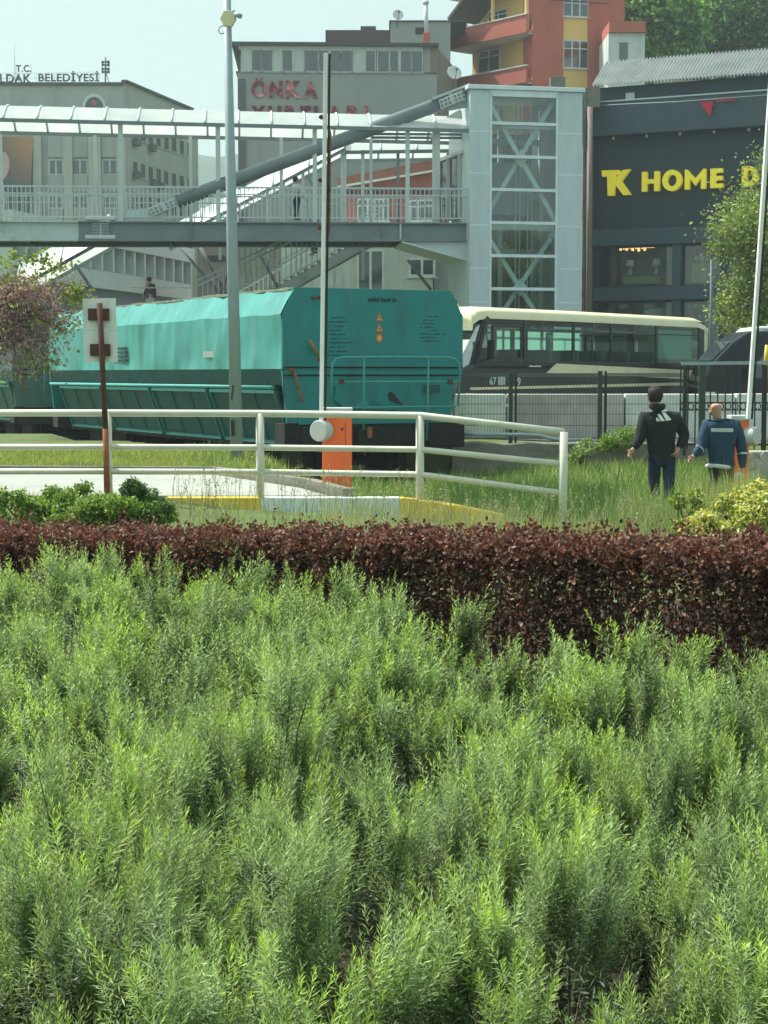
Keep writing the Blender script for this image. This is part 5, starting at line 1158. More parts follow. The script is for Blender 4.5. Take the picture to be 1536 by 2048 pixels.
ys_ = [182, 247.6, 314, 380, 446, 512, 578, 645, 711]
b = MB(tf)
for y in ys_[1:]: z_ = H(1047, y)[1]; b.box(g0, g1, -.2, .03, z_ - .06, z_ + .06)
b.box(g0 - .03, g0 + .05, -.1, .04, .4, ztp - .1); b.box(g1 - .05, g1 + .03, -.1, .04, .4, ztp - .1); b.box(g0, g1, -.1, .04, ztp - .25, ztp - .003); b.build('mullion', m_towr2, tw)
for i in range(8):
    b = MB(tf); za = H(1047, ys_[i + 1])[1] + .06; zc = min(H(1047, ys_[i])[1] - (.06 if i else .0), ztp - .25); b.quad((g0 + .05, -.05, za), (g1 - .05, -.05, za), (g1 - .05, -.05, zc), (g0 + .05, -.05, zc)); b.build('glass_pane', m_glasst, tw)
b = MB(tf)
def X3(y0, y1, o=-.6, w=.17):
    z0_ = H(1047, y0, o)[1]; z1_ = H(1047, y1, o)[1]
    b.bar((g0 - .2, o, z0_), (g1 + .1, o, z1_), w); b.bar((g1 + .1, o - .2, z0_), (g0 - .2, o - .2, z1_), w)
    c = ((g0 + g1) / 2 - .05, o + .12, (z0_ + z1_) / 2); b.prism([(c[0] - .3, c[2]), (c[0], c[2] - .35), (c[0] + .3, c[2]), (c[0], c[2] + .35)], o + .1, o + .14)
X3(190, 445, -.35); X3(460, 690, -.35)
for y in (190, 250, 452): z_ = H(1047, y, -.6)[1]; b.box(g0 - .3, g1 + .3, -.7, -.5, z_ - .18, z_ + .1)
for y in (285, 505, 395): z_ = H(1047, y, -3)[1]; b.box(g0 - .3, g1 + .3, -3.1, -2.95, z_ - .12, z_ + .12)
for px in (1000, 1082): h = H(px, 300, -3)[0]; b.box(h - .09, h + .09, -3.1, -2.9, .4, ztp - .3)
for px in (1032, 1040, 1056, 1064): h = H(px, 300, -1.6)[0]; b.tube([(h, -1.6, .4), (h, -1.6, ztp - .4)], .03, 6)
b.build('braces', M('brace_white_steel', (.72, .8, .8), .5), tw)
b = MB(tf); h = H(1047, 405, -1.5); b.box(g0 + .5, g1 - .5, -2.7, -1.7, h[1] - .5, h[1] + 1.6); b.build('lift_car', m_galv, tw, bevel=.03)
b = MB(tf); b.box(.12, TL - .12, -TD - .1, -TD - .0, .4, ztp - 1.2); b.build('rear_wall', M('tower_rear_concrete', (.10, .12, .11), .9, var=.4, scale=.7, dirt=(.3, .32, .29), dscale=(2.2, 2, .3), damt=.8), tw)
# concrete pier and downpipe between tower and shop
pf = Fr((X_(1161, 74.5), 74.5), (X_(1190, 74.5), 74.5)); b = MB(pf); b.box(0, pf.hit(1171, 300)[0], -.6, 0, .4, pf.hit(1165, 176)[1]); b.box(-.9, pf.hit(1200, 300)[0], -1.2, -.1, pf.hit(1165, 214)[1], pf.hit(1165, 176)[1])
b.build('concrete_pier', m_conc, None, label='grey concrete pier squeezed between lift tower and navy shop', cat='pier')
b = MB(); b.tube([(X_(1176, 74.2), 74.2, .4), (X_(1174, 74.2), 74.2, at(1174, 214, 74.2).z)], .12, 10); b.build('drainpipe', M('brown_pipe', (.22, .17, .14), .7), None, label='brown drainpipe at the left edge of the navy shop', cat='pipe')

# ------------------------------------------------------------------ navy furniture shop
kf = Fr((X_(1173, 76), 76), (X_(1680, 71.2), 71.2)); H = kf.hit; KL = kf.L
ks = thing('shop_building', tuple(kf.P(KL / 2, -6, .4)), 'dark navy shop building with large yellow sign letters', 'shop')
zA = H(1173, 216)[1]; zB = lambda y: H(1173, y)[1]
hol = [(H(1197, 500)[0], H(1345, 500)[0], zB(574), zB(498)), (H(1365, 500)[0], H(1440, 500)[0], zB(574), zB(498)), (H(1455, 500)[0], H(1540, 500)[0], zB(574), zB(498)),
       (H(1197, 500)[0], H(1345, 500)[0], .6, zB(607)), (H(1365, 500)[0], H(1440, 500)[0], .6, zB(607)), (H(1455, 500)[0], H(1540, 500)[0], .6, zB(607))]
b = MB(kf); b.wall(0, KL, .4, zA, hol, 0, .3)
b.quad((0, 0, .4), (0, 0, zA), (0, -12, zA), (0, -12, .4)); b.quad((0, 0, zA), (KL, 0, zA), (KL, -12, zA), (0, -12, zA)); b.build('wall', m_navy, ks)
b = MB(kf); b.quad((0, -2.6, .4), (KL, -2.6, .4), (KL, -2.6, zA), (0, -2.6, zA))
zf = (zB(574) + zB(607)) / 2; b.quad((0, -.3, zf), (KL, -.3, zf), (KL, -2.6, zf), (0, -2.6, zf)); b.build('interior', M('shop_interior', (.3, .3, .28), .8, var=.5, scale=1.2), ks)
b = MB(kf); s2 = 0
b.box(-.15, KL, .003, .5, zB(277), zA + .1); b.box(-.1, H(1190, 300)[0], .003, .25, .4, zB(277) - .003)
b.box(H(1190, 300)[0] + .003, KL, .003, .25, zB(494), zB(462)); b.box(H(1190, 300)[0] + .003, KL, .003, .2, zB(603), zB(577)); b.box(H(1345, 500)[0] + .02, H(1365, 500)[0] - .02, .003, .12, .4, zB(494) - .003)
b.build('trim_band', m_navy2, ks, bevel=.02)
b = MB(kf); b.box(-.2, KL, -.2, .55, zA + .104, zA + .16); b.build('parapet_cap', m_brgp, ks)
for i in range(7):
    b = MB(kf); s_ = 1.2 + i * 1.45; z_ = zB(277) - .12; b.tube([(s_, .3, z_ + .1), (s_, .36, z_ - .02)], [.04, .07], 8); b.build('spotlight', m_lgrey, ks)
for h in hol:
    b = MB(kf); b.quad((h[0], -.2, h[2]), (h[1], -.2, h[2]), (h[1], -.2, h[3]), (h[0], -.2, h[3])); b.build('shop_window', m_glassc, ks)
# TK ligature and the words, mitred strokes
sgn = MB(kf); 
def pk(pts): sgn.prism([H(*p, .3) for p in pts][::-1], .06, .3)
pk(((1203, 341), (1226, 340), (1230, 351), (1227, 391), (1215, 391), (1214, 352), (1204, 353)))
pk(((1229, 340), (1238, 340), (1237, 349), (1230, 349)))
pk(((1245, 340), (1260, 338), (1242, 362), (1261, 389), (1246, 390), (1228, 366), (1228, 361)))
sg1 = sgn.build('sign_letters', m_yel, ks)
def wrd(t, x0, x1, y0, y1, sl):
    b = MB(kf); A = H(x0, y1, .3); C = H(x1, y0, .3); a_, z_, w_, h_ = A[0], A[1], C[0] - A[0], C[1] - A[1]; T_ = h_ * .26
    U = lambda pts: b.prism([(a_ + w_ * x, z_ + h_ * y) for x, y in pts], .06, .3)
    k = T_ / w_; g_ = T_ / h_ * .82
    if t == 'H': U([(0, 0), (k, 0), (k, 1), (0, 1)]); U([(1 - k, 0), (1, 0), (1, 1), (1 - k, 1)]); U([(k, .5 - g_ / 2), (1 - k, .5 - g_ / 2), (1 - k, .5 + g_ / 2), (k, .5 + g_ / 2)])
    elif t == 'E':
        U([(0, 0), (k, 0), (k, 1), (0, 1)])
        for y_ in (0, .5 - g_ / 2, 1 - g_): U([(k, y_), (1 - (.06 if y_ else 0), y_), (1 - (.06 if y_ else 0), y_ + g_), (k, y_ + g_)])
    elif t == 'M':
        k *= .9; U([(0, 0), (k, 0), (k, .62), (.5, .18), (.5, .52), (.0 + k * .45, 1), (0, 1)]); U([(1, 0), (1, 1), (1 - k * .45, 1), (.5, .52), (.5, .18), (1 - k, .62), (1 - k, 0)])
    else:
        n_ = 28; O_, I_ = [], []
        for i in range(n_):
            th = 6.2832 * (i + .5) / n_; c_, s_ = math.cos(th), math.sin(th)
            if t == 'O': O_.append((.5 + .5 * c_, .5 + .52 * s_)); I_.append((.5 + (.5 - k * .95) * c_, .5 + (.52 - g_ * 1.1) * s_))
            else:
                px_ = lambda r_, q_: (r_ * max(c_, -.0) , q_)
                if c_ > 0: O_.append((.42 + .58 * c_, .5 + .5 * s_)); I_.append((.42 + (.58 - k) * c_, .5 + (.5 - g_) * s_))
                else: O_.append((0 if abs(s_) < .98 else .2, .5 + .5 * max(-1, min(1, s_ * 1.02)) if abs(s_) < .98 else (1 if s_ > 0 else 0))); I_.append((k, .5 + (.5 - g_) * s_))
        if t == 'D': O_ = [(x, y if x > .01 else (0 if y < .03 else 1 if y > .97 else y)) for x, y in O_]
        P_ = [(a_ + w_ * x, z_ + h_ * y) for x, y in O_ + I_]
        b.add([(x, .3, y) for x, y in P_] + [(x, .06, y) for x, y in P_], [(i, (i + 1) % n_, n_ + (i + 1) % n_, n_ + i) for i in range(n_)] + [(i, 2 * n_ + i, 2 * n_ + (i + 1) % n_, (i + 1) % n_) for i in range(n_)] + [(n_ + i, n_ + (i + 1) % n_, 3 * n_ + (i + 1) % n_, 3 * n_ + i) for i in range(n_)])
    b.build('sign_letters', m_yel, ks)
for ch, x0, x1, y0, y1 in (('H', 1283, 1318, 342, 383), ('O', 1324, 1363, 339, 382), ('M', 1369, 1411, 337, 379), ('E', 1420, 1446, 336, 376), ('D', 1483, 1516, 331, 373), ('E', 1523, 1550, 329, 371)): wrd(ch, x0, x1, y0, y1, 0)
# upper storey and corrugated roof
b = MB(kf); b.box(H(1199, 170, -3)[0], KL, -9, -3, zA + .16, H(1200, 176, -3)[1]); b.build('upper_storey', m_navy, ks)
b = MB(kf); A = H(1184, 173, -2.6); C = H(1205, 134, -5.5); n = 800; V_ = []
for i in range(n + 1):
    t = i / n; e = .06 * math.sin(i * .7)
    V_ += [(A[0] + (KL + 2 - A[0]) * t, -2.5, A[1] + e), (C[0] + (KL + 2 - C[0]) * t, -6, C[1] + .3 + e)]
b.add(V_, [(2 * i, 2 * i + 2, 2 * i + 3, 2 * i + 1) for i in range(n)]); b.build('corrugated_roof', m_zinc, ks)
b = MB(kf); h = H(1270, 190, -2.9); b.box(h[0] - .4, h[0] + .0, -2.95, -2.8, zA, h[1] + .1); b.build('vent_panel', m_lgrey, ks)
# things in the window
def inside(nm, lb, ct, q, o0, o1, mat, bev=.02): b = MB(kf); A = H(q[0], q[3], o1); C = H(q[2], q[1], o1); b.box(A[0], C[0], o0, o1, A[1], C[1]); return b.build(nm, mat, None, bevel=bev, label=lb, cat=ct)
inside('low_table', 'long low pale wooden table in the upper shop window', 'table', (1247, 552, 1320, 569), -1.6, -.7, m_wood)
inside('cabinet', 'pale wooden cabinet in the right upper shop window', 'cabinet', (1381, 525, 1414, 566), -1.4, -.7, m_wood)
inside('wooden_screen', 'brown wooden screen at the left of the upper shop window', 'screen', (1220, 528, 1237, 570), -1.3, -1.0, M('brown_wood', (.2, .12, .08), .6))
for px, py, w_ in ((1260, 551, 1), (1313, 549, 1)):
    b = MB(kf); h = H(px, py, -1.0); b.tube([(h[0], -1, h[1]), (h[0], -1, h[1] + .35)], [.11, .04], 8); b.tube([(h[0], -1, h[1] + .36), (h[0], -1, h[1] + .66)], [.2, .14], 10)
    b.build('table_lamp', m_dish, None, label='white lamp on the %s end of the long window table' % ('left' if px < 1300 else 'right'), cat='lamp')
for px in (1394, 1403):
    b = MB(kf); h = H(px, 524, -1.0); b.tube([(h[0], -1, h[1]), (h[0], -1, h[1] + .1), (h[0], -1, h[1] + .2), (h[0], -1, h[1] + .28)], [.04, .1, .1, .04], 8)
    b.build('vase', m_dish, None, label='%s small white vase on the wooden cabinet in the window' % ('left' if px < 1400 else 'right'), cat='vase')
b = MB(kf); x = 1239
for i in range(9): A = H(x, 503 - rng.random() * 2, -.5); C = H(x + 5, 491 + rng.random() * 3, -.5); b.box(A[0], C[0], -.52, -.48, A[1], C[1]) if i % 2 == 0 else b.tube([(A[0] + .05, -.5, A[1] + .08), (C[0], -.5, C[1] - .05)], .03, 5); x += 6
A = H(1286, 496, -.5); C = H(1309, 490, -.5); b.box(A[0], C[0], -.53, -.47, A[1], C[1]); b.build('chandelier', m_lamp, None, label='warm glowing chandelier hanging in the upper shop window', cat='chandelier')
b = MB(kf)
for px, py, r_ in ((1245, 611, .28), (1300, 612, .3), (1308, 624, .5), (1380, 612, .12), (1392, 611, .12), (1404, 610, .12), (1416, 609, .12)): h = H(px, py, -.8); b.ball((h[0], -.8, h[1]), (r_, r_ * .6, r_ * .5), 8, 5)
b.build('wall_decoration', m_dish, None, label='row of white ornaments behind the ground floor shop glass', cat='ornaments')
# pennant and its line
b = MB(kf); P = [H(*x, .7) for x in ((1400, 203), (1426, 203), (1422, 226), (1419, 233))]; b.prism(P, .68, .70)
P = [H(*x, .7) for x in ((1431, 200), (1470, 198), (1470, 201), (1431, 203))]; b.prism(P, .68, .70); pn = b.build('pennant', M('red_pennant', (.62, .03, .05), .7), None, label='red triangular pennant on a line along the shop parapet', cat='flag')
b = MB(kf); p = H(1180, 214, .7); q = H(1540, 192, .7); b.tube([(p[0], .71, p[1] + .05), ((p[0] + q[0]) / 2, .71, (p[1] + q[1]) / 2), (q[0], .71, q[1] + .05)], .012, 4); b.build('rope', m_lgrey, pn)

# ------------------------------------------------------------------ windows and buildings behind
def window(f, q, par, o=0., fm=None, pane=None, nv=1, nh=0, th=.07, dep=.15, curtain=False, rect=None):
    if rect: a0, a1, z0_, z1_ = rect
    else: A = f.hit(q[0], q[3], o); C = f.hit(q[2], q[1], o); a0, a1, z0_, z1_ = A[0], C[0], A[1], C[1]
    b = MB(f); fm = fm or m_wfrm
    b.box(a0 - th, a1 + th, o - dep + .03, o + .03, z0_ - th, z0_); b.box(a0 - th, a1 + th, o - dep + .03, o + .03, z1_, z1_ + th); b.box(a0 - th, a0, o - dep + .03, o + .03, z0_, z1_); b.box(a1, a1 + th, o - dep + .03, o + .03, z0_, z1_)
    for i in range(nv): s_ = a0 + (a1 - a0) * (i + 1) / (nv + 1); b.box(s_ - th * .5, s_ + th * .5, o - .04, o + .025, z0_, z1_)
    for i in range(nh): z_ = z0_ + (z1_ - z0_) * .72; b.box(a0, a1, o - .04, o + .022, z_ - th * .4, z_ + th * .4)
    b.box(a0 - th * 2, a1 + th * 2, o, o + .1, z0_ - th - .05, z0_ - th)
    w_ = b.build('window', fm, par); b = MB(f); b.box(a0, a1, o - .03, o + .008, z0_, z1_); b.build('pane', pane or m_glassw, w_); return w_
# municipality
mf = Fr((X_(-330, 150), 150), (X_(256, 150), 150)); H = mf.hit; ML = mf.L
ms = Fr((X_(256, 150), 150), (X_(401, 164), 164)); HS = ms.hit; SL = ms.L
mb_ = thing('municipal_building', (X_(60, 158), 158, .4), 'large grey office block with rows of windows and rooftop letters', 'building')
zt_ = H(100, 171)[1]
b = MB(mf); b.box(0, ML, -14, 0, .4, zt_); b.build('wall', m_mun, mb_)
b = MB(mf); b.box(-.2, ML, -14, .2, zt_ + .003, zt_ + .25); b.build('parapet', m_roofd, mb_)
b = MB(ms); z1_ = HS(383, 221)[1]; zz = HS(256, 167)[1]; b.prism([(.02, .4), (SL, .4), (SL, z1_ - .5), (HS(383, 221)[0], z1_), (.02, zz)], 0, -12); b.build('side_wall', m_mun2, mb_)
b = MB(ms); q = HS(383, 221); b.bar((0, 0, zz + .1), (q[0], 0, q[1] + .1), .5, .2); b.build('side_parapet', m_roofd, mb_)
for x0, x1 in ((68, 84), (128, 146), (178, 203), (234, 252)): b = MB(mf); a = H(x0, 300)[0]; c = H(x1, 300)[0]; b.box(a, c, .003, .5, .4, H(100, 240)[1]); b.build('pilaster', m_mun2, mb_)
for cx0, cx1 in ((100, 124), (147, 173), (207, 232), (8, 34), (-60, -34)):
    for y0, y1 in ((240, 270), (321, 348), (390, 415), (492, 512), (452, 478)):
        if cx0 < 40 and y0 < 400: continue
        window(mf, (cx0, y0, cx1, y1), mb_, 0, nv=1, th=.12)
    for y0, y1 in ((273, 315), (350, 384), (418, 448)): b = MB(mf); A = H(cx0 - 3, y1); C = H(cx1 + 3, y0); b.box(A[0], C[0], .003, .25, A[1], C[1]); b.build('spandrel', m_mun, mb_)
for r_, (yy, hgt) in enumerate(((250, 26), (325, 26), (386, 26), (455, 26))):
    for k in range(8):
        px = 266 + k * 15.5; kx = (px - 266) / 120; y0 = yy + (748 - yy) * .085 * kx; y1 = y0 + hgt * (1 - .08 * kx)
        window(ms, (px, y0, px + 8.5, y1), mb_, 0, th=.08, nv=0, fm=m_mun2)
for px, py in ((268, 285), (300, 296), (268, 350), (303, 366), (316, 372)):
    b = MB(ms); h = HS(px, py); b.box(h[0] - .4, h[0] + .4, .05, .5, h[1] - .3, h[1] + .3); b.build('air_conditioner', m_dormd, mb_, bevel=.04)
b = MB(mf); h = H(189, 216); b.prism([(h[0] + 1.0 * math.cos(R(k * 12)), h[1] + 1.15 * math.sin(R(k * 12))) for k in range(16)], .003, .18); ar = b.build('arch', m_awht, mb_)
b = MB(mf); b.prism([(h[0] + .76 * math.cos(R(k * 12)), h[1] + .9 * math.sin(R(k * 12))) for k in range(16)], .18, .2); b.build('arch_field', m_dormd, ar)
b = MB(mf); b.prism([(h[0] + .22 * math.cos(R(k * 36)), h[1] + .42 + .22 * math.sin(R(k * 36))) for k in range(10)], .2, .24); b.build('emblem', m_sigr, ar)
# banner: plain stand-in, dark blue to orange with a pale shape
bn = thing('banner', tuple(mf.P(H(20, 400)[0], .6, H(20, 440)[1])), 'large dark blue and orange cloth banner hanging on the grey office block', 'banner')
mban = bpy.data.materials.new('banner_print'); mban.use_nodes = True; n_ = mban.node_tree; tc = n_.nodes.new('ShaderNodeTexCoord'); gr = n_.nodes.new('ShaderNodeTexNoise'); gr.inputs['Scale'].default_value = .25
sp = n_.nodes.new('ShaderNodeSeparateXYZ'); n_.links.new(tc.outputs['Generated'], sp.inputs[0]); ad = n_.nodes.new('ShaderNodeMath'); ad.operation = 'MULTIPLY'; n_.links.new(sp.outputs[0], ad.inputs[0]); n_.links.new(sp.outputs[2], ad.inputs[1])
cr = n_.nodes.new('ShaderNodeValToRGB'); cr.color_ramp.elements[0].color = (.05, .08, .11, 1); cr.color_ramp.elements[1].color = (.5, .24, .1, 1); cr.color_ramp.elements[0].position = .25; cr.color_ramp.elements[1].position = .85
n_.links.new(ad.outputs[0], cr.inputs[0]); n_.links.new(cr.outputs[0], n_.nodes['Principled BSDF'].inputs['Base Color'])
b = MB(mf); b.prism([H(-70, 440), H(60, 440), H(64, 380), H(69, 277), H(-70, 272)], .55, .6); b.build('cloth', mban, bn)
b = MB(mf); b.prism([H(*p) for p in ((-30, 440), (10, 440), (14, 400), (9, 362), (18, 350), (22, 335), (21, 318), (14, 306), (0, 304), (-30, 310))], .605, .62); b.build('pale_figure', M('pink_print', (.62, .42, .4), .7), bn)
# rooftop lettering
rs_ = thing('rooftop_sign', tuple(mf.P(H(60, 160)[0], -.3, zt_ + .25)), 'dark rooftop letters reading the municipality name on a thin frame', 'rooftop sign')
ft_ = Fr(tuple(mf.P(0, -.3, 0))[:2], ex=(1, 0, 0)); Hf = ft_.hit
b = MB(ft_); A = Hf(-92, 166); C = Hf(62, 148); letters(b, 'ZONGULDAK', A[0], C[0], A[1], C[1] + .0, -.1, .05, .02); b.build('letters', m_sgrey, rs_)
b = MB(ft_); A = Hf(77, 163); C = Hf(198, 142); letters(b, 'BELEDİYESİ', A[0], C[0], A[1], C[1], -.1, .05, .02); b.build('letters', m_sgrey, rs_)
b = MB(ft_); A = Hf(32, 144); C = Hf(62, 130); letters(b, 'T.C.', A[0], C[0], A[1], C[1], -.1, .05, .02); b.build('letters', m_sgrey, rs_)
b = MB(ft_)
for y in (147, 157): a = Hf(-92, y + 1); c = Hf(198, y - 3); b.bar((a[0], -.12, a[1]), (c[0], -.12, c[1]), .03)
for px in range(-90, 200, 18): p = Hf(px, 166); q = Hf(px, 147); b.bar((p[0], -.12, zt_ + .2), (q[0], -.12, q[1]), .03)
for px in (32, 62): p = Hf(px, 150); q = Hf(px, 128); b.bar((p[0], -.12, p[1]), (q[0], -.12, q[1]), .025)
b.build('frame', m_brgp, rs_)
# loudspeaker mast
sm_ = thing('loudspeaker_mast', tuple(mf.P(H(211, 166)[0], -1, zt_)), 'dark mast with stacked horn loudspeakers on the office roof', 'mast')
f2 = Fr(tuple(mf.P(0, -1, 0))[:2], ex=(1, 0, 0)); b = MB(f2); p = f2.hit(211, 168); q = f2.hit(211, 118); b.tube([(p[0], 0, p[1]), (q[0], 0, q[1])], .07, 6); b.bar((p[0], 0, p[1] + 1.2), (p[0] + .35, 0, p[1]), .05); b.build('mast', m_sgrey, sm_)
for y in (124, 130, 138, 144):
    for sd_ in (-1, 1): b = MB(f2); h = f2.hit(211, y); b.tube([(h[0], 0, h[1]), (h[0] + sd_ * .33, .05, h[1])], [.05, .15], 8); b.build('horn', m_sgrey, sm_)
b = MB(f2); h = f2.hit(211, 115); b.ball((h[0], 0, h[1]), (.12, .12, .08), 8, 5); b.build('beacon', m_dish, sm_)
b = MB(); b.tube([tuple(at(30, 168, 152)), tuple(at(29, 88, 152))], .03, 4); b.build('antenna', m_lgrey, None, label='hair thin antenna on the roof behind the letters', cat='antenna')
# low wing with blue-grey fins under the bridge
wf_ = Fr((X_(130, 96), 96), (X_(372, 116), 116)); H = wf_.hit; wl = thing('low_wing', tuple(wf_.P(5, -3, .4)), 'blue grey low building with tall vertical fins seen below the bridge', 'building')
b = MB(wf_); z0_ = H(372, 573)[1]; z1_ = H(372, 530)[1]; b.box(-8, wf_.L, -6, 0, .4, z1_ + .8); b.build('wall', M('blue_grey_panel', (.2, .27, .32), .7, var=.1, scale=.5), wl)
b = MB(wf_); b.box(-8, wf_.L, .003, .7, z1_ + .1, z1_ + 1.0); b.box(-8, wf_.L, .003, .5, z0_ - .9, z0_ + .1); s_ = -8
while s_ < wf_.L: b.box(s_, s_ + .25, .003, .6, z0_ + .1, z1_ + .1); s_ += 1.75
b.build('fins', m_brgp, wl)
# dark wall with a slot left of the dormitory, below the bridge
b = MB(); f3 = Fr((X_(395, 105), 105), (X_(480, 105), 105)); A = f3.hit(395, 600); C = f3.hit(482, 497); 
b.fr = f3; b.box(A[0], C[0] + 2, -5, 0, .4, C[1] + 1.5); o_ = b.build('garage', m_dormp, None, label='grey outbuilding with a dark slot below the bridge', cat='outbuilding')
b = MB(f3); A = f3.hit(408, 523); C = f3.hit(450, 511); b.box(A[0], C[0], .003, .05, A[1], C[1]); b.build('slot', m_black, o_)
# dormitory
df = Fr((X_(480, 112), 112), (X_(872, 112.5), 112.5)); H = df.hit; DL = df.L
dsf = Fr((X_(872, 112.5), 112.5), (X_(912, 121), 121)); dm = thing('dormitory', tuple(df.P(DL / 2, -6, .4)), 'grey dormitory block with red wall letters and a glazed top floor', 'building')
zb_ = H(600, 146)[1]; zc_ = H(600, 92)[1]
b = MB(df); b.box(0, DL, -10, 0, .4, zb_); b.build('wall', m_dorm, dm)
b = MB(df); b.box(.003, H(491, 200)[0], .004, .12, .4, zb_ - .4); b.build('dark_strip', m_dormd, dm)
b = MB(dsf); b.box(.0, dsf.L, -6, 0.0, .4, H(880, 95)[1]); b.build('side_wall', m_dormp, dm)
b = MB(df); b.box(-.35, DL + .1, -10, .3, zc_, zc_ + .2); b.box(-.1, DL, -9, .05, zb_, zb_ + .08); b.build('roof_slab', m_roofd, dm)
b = MB(df); b.box(H(847, 120)[0], DL - .02, -8, -.1, zb_ + .08, zc_); b.build('top_storey_wall', m_dorm, dm); b = MB(df); b.box(0, H(500, 120)[0], -9, -3, zb_ + .08, zc_); b.build('top_storey_wall', m_dorm, dm)
b = MB(df); b.box(.2, DL - 1, -4, -3.5, zb_ + .08, zc_); b.build('inner_wall', m_curt, dm)
xs2 = [483, 503, 523, 545, 565, 585, 590, 609, 637, 657, 661, 681, 705, 727, 731, 751, 755, 779, 797, 801, 823, 845]
for i in range(len(xs2) - 1):
    if xs2[i + 1] - xs2[i] < 8: continue
    a = H(xs2[i] + 1, 120)[0]; c = H(xs2[i + 1] - 1, 120)[0]
    window(df, None, dm, 0, nv=0, th=.07, rect=(a, c, H(600, 142)[1], H(600, 101)[1]), fm=m_wpink, pane=m_glassw if i % 3 else m_curt)
b = MB(df); b.box(.05, H(846, 100)[0], -.15, .02, H(600, 99)[1], zc_ - .003)
for px in (587, 659, 729, 799): h = H(px, 100)[0]; b.box(h - .06, h + .06, -.1, .06, zb_ + .08, zc_ - .003)
b.build('frieze', m_wpink, dm)
for t, x0, x1, y0, y1, m in (('O', 503, 533, 162, 196, m_sred), ('N', 539, 565, 162, 196, m_sred), ('K', 572, 603, 162, 197, m_sred), ('A', 607, 635, 163, 197, m_sred),
                          ('Y', 503, 530, 212, 246, m_sredd), ('U', 537, 562, 212, 246, m_sredd), ('R', 570, 594, 212, 246, m_sred), ('T', 600, 622, 212, 246, m_sredd), ('L', 628, 648, 212, 246, m_sredd), ('A', 655, 683, 212, 246, m_sred), ('R', 694, 721, 212, 246, m_sred), ('I', 729, 736, 212, 246, m_sred)):
    b = MB(df); A = H(x0, y1); C = H(x1, y0); letters(b, t, A[0], C[0], A[1], C[1], .003, .12, .045); b.build('wall_letter', m, dm)
b = MB(df)
for px in (513, 523): h = H(px, 158); b.box(h[0] - .06, h[0] + .06, .003, .12, h[1] - .06, h[1] + .06)
b.build('umlaut_dots', m_sred, dm)
# blocks on and behind its roof
g_ = Fr((X_(650, 124), 124), (X_(900, 124), 124)); b = MB(g_); A = g_.hit(651, 140); C = g_.hit(781, 60); b.box(A[0], C[0], -6, 0, .4, C[1]); rb = b.build('rooftop_block', m_brown, None, label='dark brown clad block rising behind the dormitory roof', cat='building')
b = MB(g_); A = g_.hit(724, 62); C = g_.hit(749, 53); b.box(A[0], C[0], -1, -.2, A[1] - .1, A[1] + .25); b.box(A[0] - .1, C[0] + .1, -1.1, -.1, C[1] - .1, C[1] + .05)
for x_ in (726, 737, 747): h = g_.hit(x_, 60); b.box(h[0] - .08, h[0] + .08, -.9, -.3, A[1], C[1])
b.build('chimney', m_dormd, rb)
g2 = Fr((X_(781, 121), 121), (X_(905, 121), 121)); b = MB(g2); A = g2.hit(781, 140); C = g2.hit(901, 44); b.box(0, C[0], -7, 0, .4, C[1]); gb = b.build('grey_block', m_dorm, None, label='plain grey rendered block behind the dormitory with one small window', cat='building')
b = MB(g2); A = g2.hit(831, 69); C = g2.hit(849, 55); b.box(A[0], C[0], .003, .03, A[1], C[1]); b.build('window', m_black, gb)
b = MB(g2); b.box(-.1, C[0] + 2.9, -7, .1, g2.hit(800, 44)[1] + .003, g2.hit(800, 41)[1]); b.build('roof_edge', m_roofd, gb)
b = MB(); f4 = Fr((X_(850, 116), 116), ex=(1, 0, 0)); A = f4.hit(846, 92); C = f4.hit(861, 65); b.fr = f4; b.box(A[0], C[0], -.6, 0, A[1] - 1, C[1]); fl = b.build('chimney', m_ared, None, label='brick chimney with a pale metal flue on the dormitory roof', cat='chimney')
b = MB(f4); h = f4.hit(853, 65); t_ = f4.hit(852, 6); b.tube([(h[0], -.3, h[1]), (t_[0], -.3, t_[1])], .14, 10); b.tube([(t_[0], -.3, t_[1]), (t_[0], -.3, t_[1] + .2)], .2, 10); b.build('flue', m_dish, fl)
def dish(px, py, Y, r_, lb, yaw=0):
    c = at(px, py, Y); t = thing('satellite_dish', tuple(c - Vector((0, 0, r_ + .1))), lb, 'satellite dish'); b = MB(); dv = Vector((math.sin(yaw), -math.cos(yaw), .35)).normalized(); u_ = dv.cross(Vector((0, 0, 1))).normalized(); v2 = u_.cross(dv); V_ = []; F_ = []
    for i in range(5):
        for k in range(16): a_ = 6.283 * k / 16; rr = r_ * i / 4; V_.append(tuple(c + u_ * rr * math.cos(a_) + v2 * rr * math.sin(a_) - dv * (.3 * r_ * (1 - (i / 4) ** 2))))
    for i in range(4):
        for k in range(16): F_.append((i * 16 + k, (i + 1) * 16 + k, (i + 1) * 16 + (k + 1) % 16, i * 16 + (k + 1) % 16))
    b.add(V_, F_, True); o_ = b.build('reflector', m_dish, t); sd2 = o_.modifiers.new('t', 'SOLIDIFY'); sd2.thickness = .02
    b = MB(); b.tube([tuple(c - v2 * r_), tuple(c + dv * r_ * .9)], .025, 5); b.ball(tuple(c + dv * r_ * .9), .09, 6, 4); b.tube([tuple(c - dv * .2), tuple(c - dv * .3 - Vector((0, 0, r_ + .3)))], .04, 6); b.build('arm', m_dormd, t)
dish(796, 29, 120, .38, 'white satellite dish standing on the grey block roof', .2)
dish(909, 145, 108, .46, 'white satellite dish on the dormitory corner beside the red balconies', .3)
